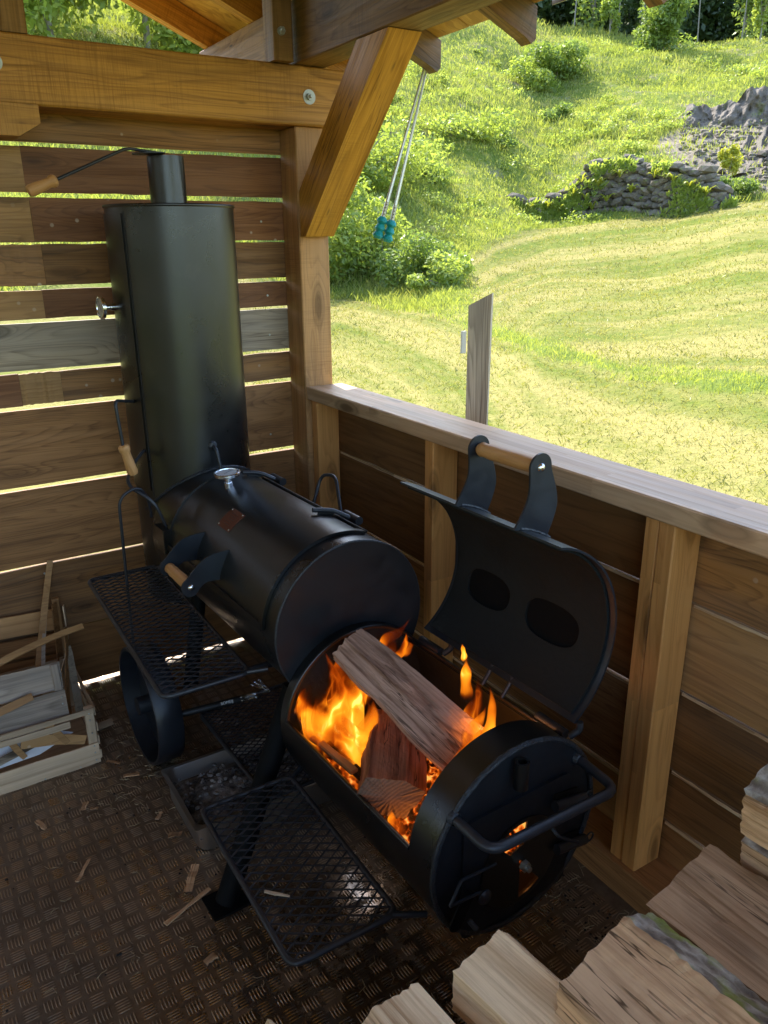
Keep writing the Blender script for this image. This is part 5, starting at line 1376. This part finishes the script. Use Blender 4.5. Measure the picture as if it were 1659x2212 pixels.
def tongue(base, tip, w, seed, thick=.35, face=(.12, -.75, .4), bend=.32, n=22, m_=14):
    r = random.Random(seed); b, t = Vector(base), Vector(tip); ax = (t-b); L = ax.length; ax.normalize()
    nrm = Vector(face); nrm = (nrm-ax*nrm.dot(ax)).normalized(); sd = ax.cross(nrm)
    f1, f2, p1, p2 = r.uniform(3, 6), r.uniform(7, 12), r.uniform(0, 6.3), r.uniform(0, 6.3); bs = r.choice((-1, 1))*bend
    V = []; core = []; rise = []
    for i in range(n+1):
        s_ = i/n; off = (math.sin(f1*s_+p1)-math.sin(p1))*bend*.35+bs*.35*s_*s_; off2 = math.sin(f2*s_+p2)*.05
        c = b+ax*L*s_+sd*L*(off+off2*s_)*.6+nrm*L*.06*math.sin(f1*s_+p2)
        wd = w*(math.sin(math.pi*min(1, s_*.72+.22))**.8)*(1-s_**2.6)*(1+.22*math.sin(f2*s_+p1))
        for k in range(m_):
            th = 2*math.pi*k/m_; q = c+sd*wd*math.cos(th)+nrm*wd*thick*math.sin(th); rr = math.hypot(q.x, q.z-FZ)
            if rr > .207 and (q.z < .655): q.x *= .207/rr; q.z = FZ+(q.z-FZ)*.207/rr
            q.y = min(q.y, .608); V.append(q)
            core.append((abs(math.sin(th))**.7)*min(1, s_*5+.15)*(1-s_**4)); rise.append(s_)
    F = [(i*m_+k, i*m_+(k+1) % m_, (i+1)*m_+(k+1) % m_, (i+1)*m_+k) for i in range(n) for k in range(m_)]
    o = mesh('flame', V, F, FLM, fire, smooth=True, sharp=180)
    for nm, a_ in (('core', core), ('rise', rise)):
        at = o.data.attributes.new(nm, 'FLOAT', 'POINT'); at.data.foreach_set('value', a_)
    o.visible_shadow = True
    return o
tg = [ # base, tip, half width
 ((-.14, .105, .45), (-.11, .11, .57), .026), ((-.10, .11, .49), (-.07, .115, .625), .026), ((-.185, .13, .47), (-.19, .14, .545), .024), ((-.15, .10, .42), (-.155, .105, .51), .03), ((-.06, .12, .53), (-.03, .13, .67), .024),
 ((-.17, .47, .42), (-.165, .52, .64), .045), ((-.13, .50, .42), (-.12, .56, .70), .055), ((-.19, .52, .46), (-.17, .56, .63), .04),
 ((-.09, .50, .43), (-.10, .56, .72), .05), ((-.14, .40, .41), (-.15, .46, .60), .045), ((-.06, .56, .45), (-.03, .58, .71), .05),
 ((-.02, .57, .5), (.03, .585, .695), .045), ((.03, .58, .55), (.085, .59, .69), .03), ((-.17, .57, .5), (-.145, .60, .69), .035),
 ((-.10, .44, .42), (-.085, .47, .60), .04), ((-.06, .585, .6), (-.02, .59, .725), .022), ((.06, .585, .62), (.13, .575, .715), .02), ((.12, .57, .6), (.15, .56, .66), .014), ((-.185, .595, .52), (-.15, .6, .665), .028), ((.09, .57, .6), (.12, .56, .68), .015),
 # right hand group in front of the long log
 ((-.07, .16, .45), (-.02, .18, .62), .045), ((-.02, .19, .46), (.045, .22, .655), .045), ((.02, .22, .5), (.085, .24, .69), .035),
 ((.06, .25, .52), (.13, .27, .70), .03), ((-.11, .13, .45), (-.08, .15, .58), .032), ((.0, .16, .5), (.02, .17, .66), .03),
 ((.085, .27, .64), (.10, .275, .745), .022), ((.10, .30, .72), (.095, .305, .765), .010),
 ((-.11, .11, .53), (-.05, .12, .66), .022), ((-.07, .12, .56), (-.01, .13, .69), .028), ((-.03, .13, .58), (.04, .15, .71), .028), ((.02, .15, .60), (.085, .17, .725), .02), ((-.18, .11, .47), (-.14, .12, .57), .02),
 # bottom left corner
 ((-.16, .12, .43), (-.17, .13, .535), .03), ((-.19, .16, .45), (-.195, .17, .53), .022), ((-.13, .10, .42), (-.125, .11, .53), .03), ((-.2, .30, .46), (-.2, .31, .525), .018), ((-.2, .24, .46), (-.2, .25, .52), .015)]
for i, (b, t, w_) in enumerate(tg): tongue(b, t, w_, 40+i)
for i in range(22):
    if i % 5: l, al = rnd.uniform(-.19, -.05), rnd.uniform(.40, .59)
    else: l, al = rnd.uniform(-.1, .08), rnd.uniform(.12, .26)
    z0 = rnd.uniform(.42, .55); tongue((l, al, z0), (l+rnd.uniform(-.03, .05), al+rnd.uniform(0, .04), min(z0+rnd.uniform(.08, .17), .70)), rnd.uniform(.018, .036), 90+i, bend=.45)
for (p_, e_, r_) in (((-.13, .44, .44), .12, .05), ((.04, .17, .63), .2, .03), ((-.16, .14, .44), .1, .04), ((.0, .2, .42), .25, .04)):
    L = bpy.data.lights.new('fire_glow', 'POINT'); L.energy = e_; L.color = (1, .36, .09); L.shadow_soft_size = r_
    lo = bpy.data.objects.new('fire_glow', L); COL.objects.link(lo); lo.location = SM @ Vector(p_)

# =================================================================== ASH PAN
frame(Matrix())
def rr_pts(x0, x1, y0, y1, r, n=6):
    pts = []
    for (cx, cy, a0) in ((x1-r, y1-r, 0), (x0+r, y1-r, 90), (x0+r, y0+r, 180), (x1-r, y0+r, 270)):
        for k in range(n+1): a = R(a0+90*k/n); pts.append((cx+r*math.cos(a), cy+r*math.sin(a)))
    return pts
rings = [(0, .008, .100), (0, .008, .102), (.012, .03, .102), (.014, .03, .099), (.018, .034, .02), (.03, .03, .006), (.032, .03, .003), (.017, .036, .006), (.013, .036, .018), (.010, .033, .097)]
V = []; F = []; nn = 28
for (ins, rr, z) in rings:
    V += [(x, y, z) for x, y in rr_pts(.488+ins, .995-ins, 1.782+ins, 2.10-ins, rr)]
for i in range(len(rings)-1):
    for k in range(nn): F.append((i*nn+k, i*nn+(k+1) % nn, (i+1)*nn+(k+1) % nn, (i+1)*nn+k))
F.append(tuple(5*nn+k for k in range(nn)))
pan = mesh('ash_pan', V, F, M['steel'], smooth=True, sharp=50); tag(pan, 'rectangular stainless steel pan half full of ash standing under the smoker', 'pan')
def ashm():
    N = NT('grey_ash'); p = N.n('ShaderNodeTexCoord').outputs['Object']; n = N.noise(p, 35., 5, .75); n2 = N.noise(p, 12., 3)
    N.set_b(Base__Color=N.mix(N.mr(N.math('ADD', n, n2), .85, 1.2), (.045, .042, .04), (.3, .28, .26)), Roughness=1.); N.bump(n, 1., .006); return N.m
AM = ashm()
nx_, ny_ = 60, 40; V = []; F = []
for i in range(nx_+1):
    for j in range(ny_+1):
        x = .506+.471*i/nx_; y = 1.80+.282*j/ny_; e = min(i, nx_-i, j, ny_-j)/8.
        z = .05+.022*min(1, e)*fbm(np.array([x*30]), np.array([y*30]), 1., 4)[0]+.018*math.exp(-((x-.62)**2+(y-1.95)**2)/.006)
        V.append((x, y, z))
    if i:
        for j in range(ny_): F.append(((i-1)*(ny_+1)+j, i*(ny_+1)+j, i*(ny_+1)+j+1, (i-1)*(ny_+1)+j+1))
o = mesh('ash_heap', V, F, AM, smooth=True, sharp=60); tag(o, 'heap of pale grey ash in the steel pan', 'ash', kind='stuff')
vf = []; r_ = random.Random(2)
for k in range(340):
    x = r_.uniform(.515, .965); y = r_.uniform(1.81, 2.07); s_ = r_.uniform(.002, .009)*(1.5 if r_.random() < .1 else 1)
    v, f = rock_vf(s_*1.2, s_, s_*.7, k, 1); vf.append(xf((v, f), Matrix.Translation((x, y, .068+r_.uniform(-.002, .006)+.018*math.exp(-((x-.62)**2+(y-1.95)**2)/.006)))))
V, F = join_vf(vf); o = mesh('ash_lumps', V, F, AM); tag(o, 'lumps of burnt charcoal and ash lying on the ash heap', 'ash', kind='stuff')

# =================================================================== CRATES AND KINDLING AT THE LEFT
cr = thing('fruit_crate', 'pale wooden fruit crate full of broken veneer strips on the checker plate', 'crate', (.11, 2.59, 0))
CW = W['crate']
def slat(p0, p1, w, th, mat, par=None, up=(0, -1, 0), nm='slat', nx=8, wob=.0012):
    return beam(nm, p0, p1, w, th, mat, par, up=up, bv=0, wob=wob, nx=nx)
X0, X1, Y0, Y1 = -.145, .366, 2.39, 2.80
slat((X0, Y0, .039), (X1, Y0, .041), .076, .005, CW, cr)
slat((X0, Y0, .200), (X1, Y0, .202), .018, .005, CW, cr)
slat((X0, Y0+.004, .178), (.29, Y0+.004, .172), .022, .004, CW, cr)
slat((X0, Y1, .05), (X1, Y1, .05), .08, .005, CW, cr); slat((X0, Y1, .18), (X1, Y1, .18), .05, .005, CW, cr)
for x in (X0+.014, X1-.014):
    for y in (Y0+.013, Y1-.013): bar('corner_post', x-.014, x+.014, y-.009, y+.009, .004, .212, CW, cr, axis='z', bv=.001)
for x in (X0, X1+.004):
    for z in (.03, .085, .135, .195): slat((x, Y0+.004, z), (x, Y1, z+rnd.uniform(-.004, .004)), .032, .004, CW, cr, up=(1, 0, 0))
bar('base', X0, X1, Y0+.006, Y1, .006, .011, CW, cr, bv=0)
for (x, z) in ((.352, .07), (.352, .045), (.352, .015), (.30, .008), (.19, .006), (.35, .195), (.35, .17), (.352, .12)): nailhead(x, z, cr, Y0-.004, .0028)
# grey crate lying tilted inside
gc = thing('grey_crate', 'small weathered grey crate with two broad slats lying in the fruit crate', 'crate', (.1, 2.5, .2))
GW = W['crateg']
slat((-.2, 2.475, .325), (.298, 2.478, .312), .088, .005, GW, gc, up=(0, -.9, .3))
slat((-.2, 2.43, .243), (.295, 2.425, .238), .086, .005, GW, gc, up=(0, -.9, .3))
for (y, z) in ((2.478, .335), (2.476, .312), (2.472, .285), (2.432, .26), (2.428, .238), (2.424, .215)): nailhead(.282, z, gc, y-.006, .003)
bar('corner_post', .268, .292, 2.445, 2.46, .2, .36, GW, gc, axis='z', tilt=Matrix.Rotation(-.35, 4, 'X'))
bar('corner_post', -.19, -.166, 2.445, 2.46, .2, .36, GW, gc, axis='z', tilt=Matrix.Rotation(-.35, 4, 'X'))
# brown crate leaning against the wall
bc = thing('brown_crate', 'old brown crate side leaning on the back wall behind the kindling', 'crate', (.2, 2.88, .1))
BW = W['low']; TW = W['crate']
slat((-.2, 2.885, .36), (.37, 2.885, .325), .08, .005, W['stick'], bc)
slat((-.2, 2.885, .262), (.368, 2.885, .232), .075, .005, BW, bc)
slat((-.2, 2.885, .17), (.36, 2.885, .15), .07, .005, BW, bc)
bar('corner_post', .352, .376, 2.85, 2.87, .012, .42, W['stick'], bc, axis='z'); bar('corner_post', -.2, -.18, 2.85, 2.87, .012, .4, W['stick'], bc, axis='z')
KS = 'kindling strips standing in the crates'
def strip(pts, w, th, mat, label, up=(.2, -1, .1)):
    P_ = smooth_curve(pts, 6); vs = []; F = []
    for i, p in enumerate(P_):
        t = (P_[min(i+1, len(P_)-1)]-P_[max(i-1, 0)]).normalized(); nrm = Vector(up); nrm = (nrm-t*nrm.dot(t)).normalized(); sd = t.cross(nrm)
        ww = w*(1-.25*(i/len(P_)))*(1+rnd.uniform(-.04, .04))
        vs += [p-sd*ww/2+nrm*th/2, p+sd*ww/2+nrm*th/2, p+sd*ww/2-nrm*th/2, p-sd*ww/2-nrm*th/2]
    n = len(P_)
    F = [(i*4+k, i*4+(k+1) % 4, i*4+4+(k+1) % 4, i*4+4+k) for i in range(n-1) for k in range(4)]+[(0, 1, 2, 3), ((n-1)*4+3, (n-1)*4+2, (n-1)*4+1, (n-1)*4)]
    o = mesh('kindling_strip', vs, F, mat); fixn(o); tag(o, label, 'kindling', KS); return o
ST = W['stick']
strip([(.232, 2.66, .12), (.262, 2.72, .25), (.32, 2.82, .41), (.372, 2.895, .555)], .026, .006, W['tan'], 'tallest light strip reaching up to the lit gap between the boards', up=(.1, -1, .3))
strip([(.255, 2.68, .15), (.285, 2.74, .29), (.328, 2.84, .405)], .014, .005, W['crateg'], 'thin grey strip just right of the tallest strip', up=(.1, -1, .3))
strip([(-.15, 2.5, .30), (.0, 2.53, .328), (.137, 2.57, .365), (.28, 2.6, .388), (.408, 2.62, .398)], .026, .007, W['tan'], 'long pale bowed strip crossing in front of the tallest strip', up=(.0, -.6, .8))
strip([(.31, 2.66, .20), (.345, 2.68, .27), (.366, 2.70, .35), (.368, 2.71, .45)], .03, .003, W['crate'], 'curved thin veneer strip right of the grey slats', up=(1, -.35, 0))
strip([(.315, 2.58, .08), (.325, 2.6, .2), (.345, 2.62, .31), (.352, 2.64, .40)], .028, .003, W['low'], 'dark curled veneer strip at the right end of the crate', up=(.8, -.6, 0))
strip([(.352, 2.58, .09), (.35, 2.6, .18), (.352, 2.62, .27), (.35, 2.63, .33)], .032, .004, W['grey'], 'short broad grey strip at the corner of the fruit crate', up=(.5, -.8, 0))
strip([(.342, 2.8, .2), (.348, 2.81, .32), (.352, 2.815, .42)], .03, .004, W['low'], 'brown strip standing against the wall crate', up=(.6, -.8, 0))
strip([(.02, 2.40, .10), (.10, 2.402, .118), (.22, 2.402, .148)], .03, .003, W['grey'], 'grey strip slanting behind the lower front of the crate', up=(0, -1, 0))
strip([(.14, 2.400, .155), (.24, 2.402, .13), (.33, 2.402, .095)], .042, .003, W['tan'], 'brown strip with a knot slanting inside the crate front', up=(0, -1, 0))
strip([(.11, 2.398, .18), (.125, 2.398, .14), (.145, 2.398, .10)], .022, .003, W['tan'], 'short upright tan strip in the crate front', up=(0, -1, 0))
strip([(.22, 2.398, .20), (.25, 2.398, .15), (.275, 2.398, .105)], .024, .003, W['tan'], 'short slanting strip under the crate rail', up=(0, -1, 0))
strip([(-.08, 2.41, .25), (.05, 2.42, .262), (.2, 2.44, .285)], .03, .003, W['stick'], 'reddish strip between the two grey slats', up=(0, -.8, .6))
strip([(.36, 2.58, .012), (.41, 2.585, .013), (.455, 2.59, .013)], .035, .004, W['crate'], 'pale slat end sticking out on the floor right of the crate', up=(0, -.3, 1))
sheet = mesh('plastic_sheet', [(-.1, 2.41, .075), (.19, 2.415, .085), (.30, 2.42, .125), (.2, 2.47, .15), (-.1, 2.47, .15), (.05, 2.44, .13)], [(0, 1, 5), (1, 2, 3), (1, 3, 5), (3, 4, 5), (4, 0, 5)], plain('white_sheet', (.62, .62, .62), .5), None)
tag(sheet, 'crumpled bluish white sheet inside the front of the crate', 'sheet')

# =================================================================== BRUSH LYING ON THE RACK
frame(SM)
gb = thing('grill_brush', 'black grill brush with coiled chrome wire and white lettering on the low rack', 'brush', (-.15, 1.2, .21))
b0, b1 = Vector((-.300, 1.236, .214)), Vector((-.085, 1.203, .214))
dd_ = (b1-b0).normalized(); b2 = Vector((.005, 1.188, .218))
tube('handle', [b0, b0+dd_*.02, b1-dd_*.02, b1], [.009, .0115, .0125, .011], M['plastic'], gb, n=14)
for q, (oy, oz) in enumerate(((.006, .005), (-.004, .008), (-.01, -.002))):
    pts = [b1-dd_*.01+Vector((0, oy, oz))+dd_*(.058*k/60)+Vector((0, .0035*math.cos(k*.9), .0035*math.sin(k*.9))) for k in range(61)]
    tube('wire_coil', pts, .0011, M['chrome'], gb, n=5)
tube('shaft', [b1, b2], .004, M['chrome'], gb)
for q in range(3):
    e = b2+Vector((-.02-.012*q, .035+.012*q, .035-.012*q))
    pts = [b2+(e-b2)*(k/50)+Vector((.0028*math.cos(k), 0, .0028*math.sin(k))) for k in range(51)]
    tube('wire_coil', pts, .0011, M['chrome'], gb, n=5)
def text(s, size, mx, mat, par, name='lettering', ext=.0003):
    cu = bpy.data.curves.new(name, 'FONT'); cu.body = s; cu.size = size; cu.extrude = ext; cu.align_x = 'CENTER'; cu.align_y = 'CENTER'
    t = bpy.data.objects.new(name, cu); COL.objects.link(t)
    dg = bpy.context.evaluated_depsgraph_get(); me = bpy.data.meshes.new_from_object(t.evaluated_get(dg)); bpy.data.objects.remove(t)
    me.materials.clear(); me.materials.append(mat); o = bpy.data.objects.new(name, me); place(o, FR @ mx, par); return o
xx = dd_; yy = Vector((0, .55, .83)); yy = (yy-xx*yy.dot(xx)).normalized(); zz_ = xx.cross(yy)
mt_ = Matrix((xx, yy, zz_)).transposed().to_4x4(); mt_.translation = b0+dd_*.162+zz_*.0122
text('SOMEIJ', .0135, mt_, M['white'], gb)
# small glass bottle hanging below the chamber
frame(Matrix())
N = NT('clear_glass'); N.set_b(Base__Color=(.9, .95, .9, 1), Roughness=.05, IOR=1.45); N.b.inputs['Transmission Weight'].default_value = 1.
gbt = lathe('glass_bottle', [(.018, 0), (.021, .004), (.021, .062), (.012, .078), (.011, .096), (.0085, .096), (.0085, .08), (.0185, .06), (.0185, .006)], N.m, None, (.735, 2.40, .30), (0, 0, 1), 28, cap=False)
tag(gbt, 'small clear glass bottle hanging under the smoker behind the side shelf', 'bottle')
hk2 = tube('bottle_wire', [(.735, 2.412, .388), (.738, 2.41, .46), (.78, 2.40, .53)], .0012, M['rod'], None, n=5); tag(hk2, 'thin wire holding the small glass bottle under the smoker', 'wire')

# =================================================================== RODS WITH TEAL GRIPS
for k, (t_, b_, lb) in enumerate((((1.852, 2.645, 2.262), (1.706, 2.714, 1.735), 'left one of two tapered metal rods hanging from the rafter tail'), ((1.862, 2.645, 2.262), (1.737, 2.70, 1.722), 'right one of two tapered metal rods hanging from the rafter tail'))):
    t_, b_ = Vector(t_), Vector(b_); d_ = (b_-t_).normalized(); g0 = b_-d_*.055
    rd = thing('hanging_rod', lb+', ends wrapped in teal', 'rod', tuple(b_), 0, 'rods hanging from the rafter tail')
    tube('rod', [t_, g0], [.0042, .0068], M['alu'], rd, n=8)
    tube('sleeve', [g0, b_], .0085, M['zinc'], rd, n=10)
    for q in range(4): tube('hole', [g0+d_*(.01+.012*q)+Vector((-.004, -.0075, 0)), g0+d_*(.01+.012*q)+Vector((-.0045, -.009, 0))], .0025, M['plastic'], rd, n=6)
    pts = [b_+d_*(.082*i/9) for i in range(10)]; rads = [.011, .0195, .0215, .013, .018, .021, .0135, .019, .0215, .013]
    tube('teal_wrap', pts, rads, M['teal'], rd, n=9)

# =================================================================== LITTER ON THE FLOOR
vf = []; r_ = random.Random(9)
def litter(n, zone, L0, L1, wd):
    for _ in range(n):
        x, y = zone(); a = r_.uniform(0, 3.14); L_ = r_.uniform(L0, L1); bend = r_.uniform(-.4, .4)*L_
        p = [Vector((x, y, .0035)), Vector((x+math.cos(a)*L_/2-math.sin(a)*bend, y+math.sin(a)*L_/2+math.cos(a)*bend, .0035+r_.uniform(0, .003))), Vector((x+math.cos(a)*L_, y+math.sin(a)*L_, .003))]
        vf.append(tube_vf(p, wd*r_.uniform(.6, 1.3), 3))
litter(170, lambda: (r_.gauss(.45, .12), r_.gauss(2.25, .22)), .012, .05, .0007)
litter(90, lambda: (r_.uniform(-.1, .45), r_.uniform(1.5, 2.35)), .008, .035, .0007)
litter(120, lambda: (r_.gauss(1.22, .08), r_.uniform(.8, 1.4)), .015, .05, .0007)
litter(50, lambda: (r_.uniform(.4, .9), r_.uniform(1.0, 1.7)), .01, .04, .0007)
vf = [q for q in vf if True]
V, F = join_vf(vf); o = mesh('straw_litter', V, F, plain('straw', (.4, .3, .17), .8)); tag(o, 'thin straw and grass litter strewn over the checker plate', 'litter', kind='stuff')
vf = []
for _ in range(420):
    x, y = r_.choice(((r_.gauss(1.25, .07), r_.uniform(.75, 1.4)), (r_.uniform(-.2, .6), r_.uniform(1.2, 2.4)), (r_.uniform(.35, 1.1), r_.uniform(.95, 1.8)))); s_ = r_.uniform(.001, .005)
    if r_.random() < .5: x, y = r_.gauss(1.25, .06), r_.uniform(.75, 1.4)
    v, f = rock_vf(s_, s_, s_*.5, _, 1); vf.append(xf((v, f), Matrix.Translation((x, y, .002))))
V, F = join_vf(vf); o = mesh('soot_crumbs', V, F, charm); tag(o, 'black crumbs and dirt scattered on the checker plate', 'dirt', kind='stuff')
CG = 'wood chips lying on the checker plate'
for (x, y, L_, w, a, lb) in ((.268, 2.186, .035, .017, 1.1, 'square wood chip nearest the front of the crate'), (.291, 2.159, .022, .009, -.5, 'tiny wood chip beside the square chip'),
        (.14, 2.172, .055, .012, 1.9, 'upright looking narrow chip on the floor below the crate'), (.465, 1.915, .04, .02, -.4, 'broad wood chip beside the corner of the ash pan'),
        (.45, 1.727, .095, .022, 1.0, 'largest orange brown wood chip in front of the ash pan'), (.41, 1.64, .145, .012, .35, 'long thin reddish splinter next to the foot of the leg'),
        (.207, 1.917, .085, .009, .95, 'long slim wood splinter in the middle of the floor'), (.432, 2.26, .05, .014, -.35, 'wood chip by the bottom of the black wheel'),
        (.40, 2.36, .05, .012, -.8, 'wood chip between the crate and the wheel'), (.402, 1.454, .03, .02, .2, 'pale ragged wood chip in front of the lower shelf'),
        (.45, 2.02, .03, .012, .9, 'small light chip left of the ash pan rim')):
    o = slat((x-math.cos(a)*L_/2, y-math.sin(a)*L_/2, .0045), (x+math.cos(a)*L_/2, y+math.sin(a)*L_/2, .0055), w, .0022, W['fire2'], None, up=(0, .1, 1), nm='wood_chip', nx=4, wob=.002)
    tag(o, lb, 'wood chip', CG)
o = slat((.465, 1.223, .3735), (.503, 1.182, .3735), .0055, .002, W['crate'], None, up=(0, 0, 1), nm='splinter', nx=3); tag(o, 'pale splinter lying on the lower side shelf', 'splinter')
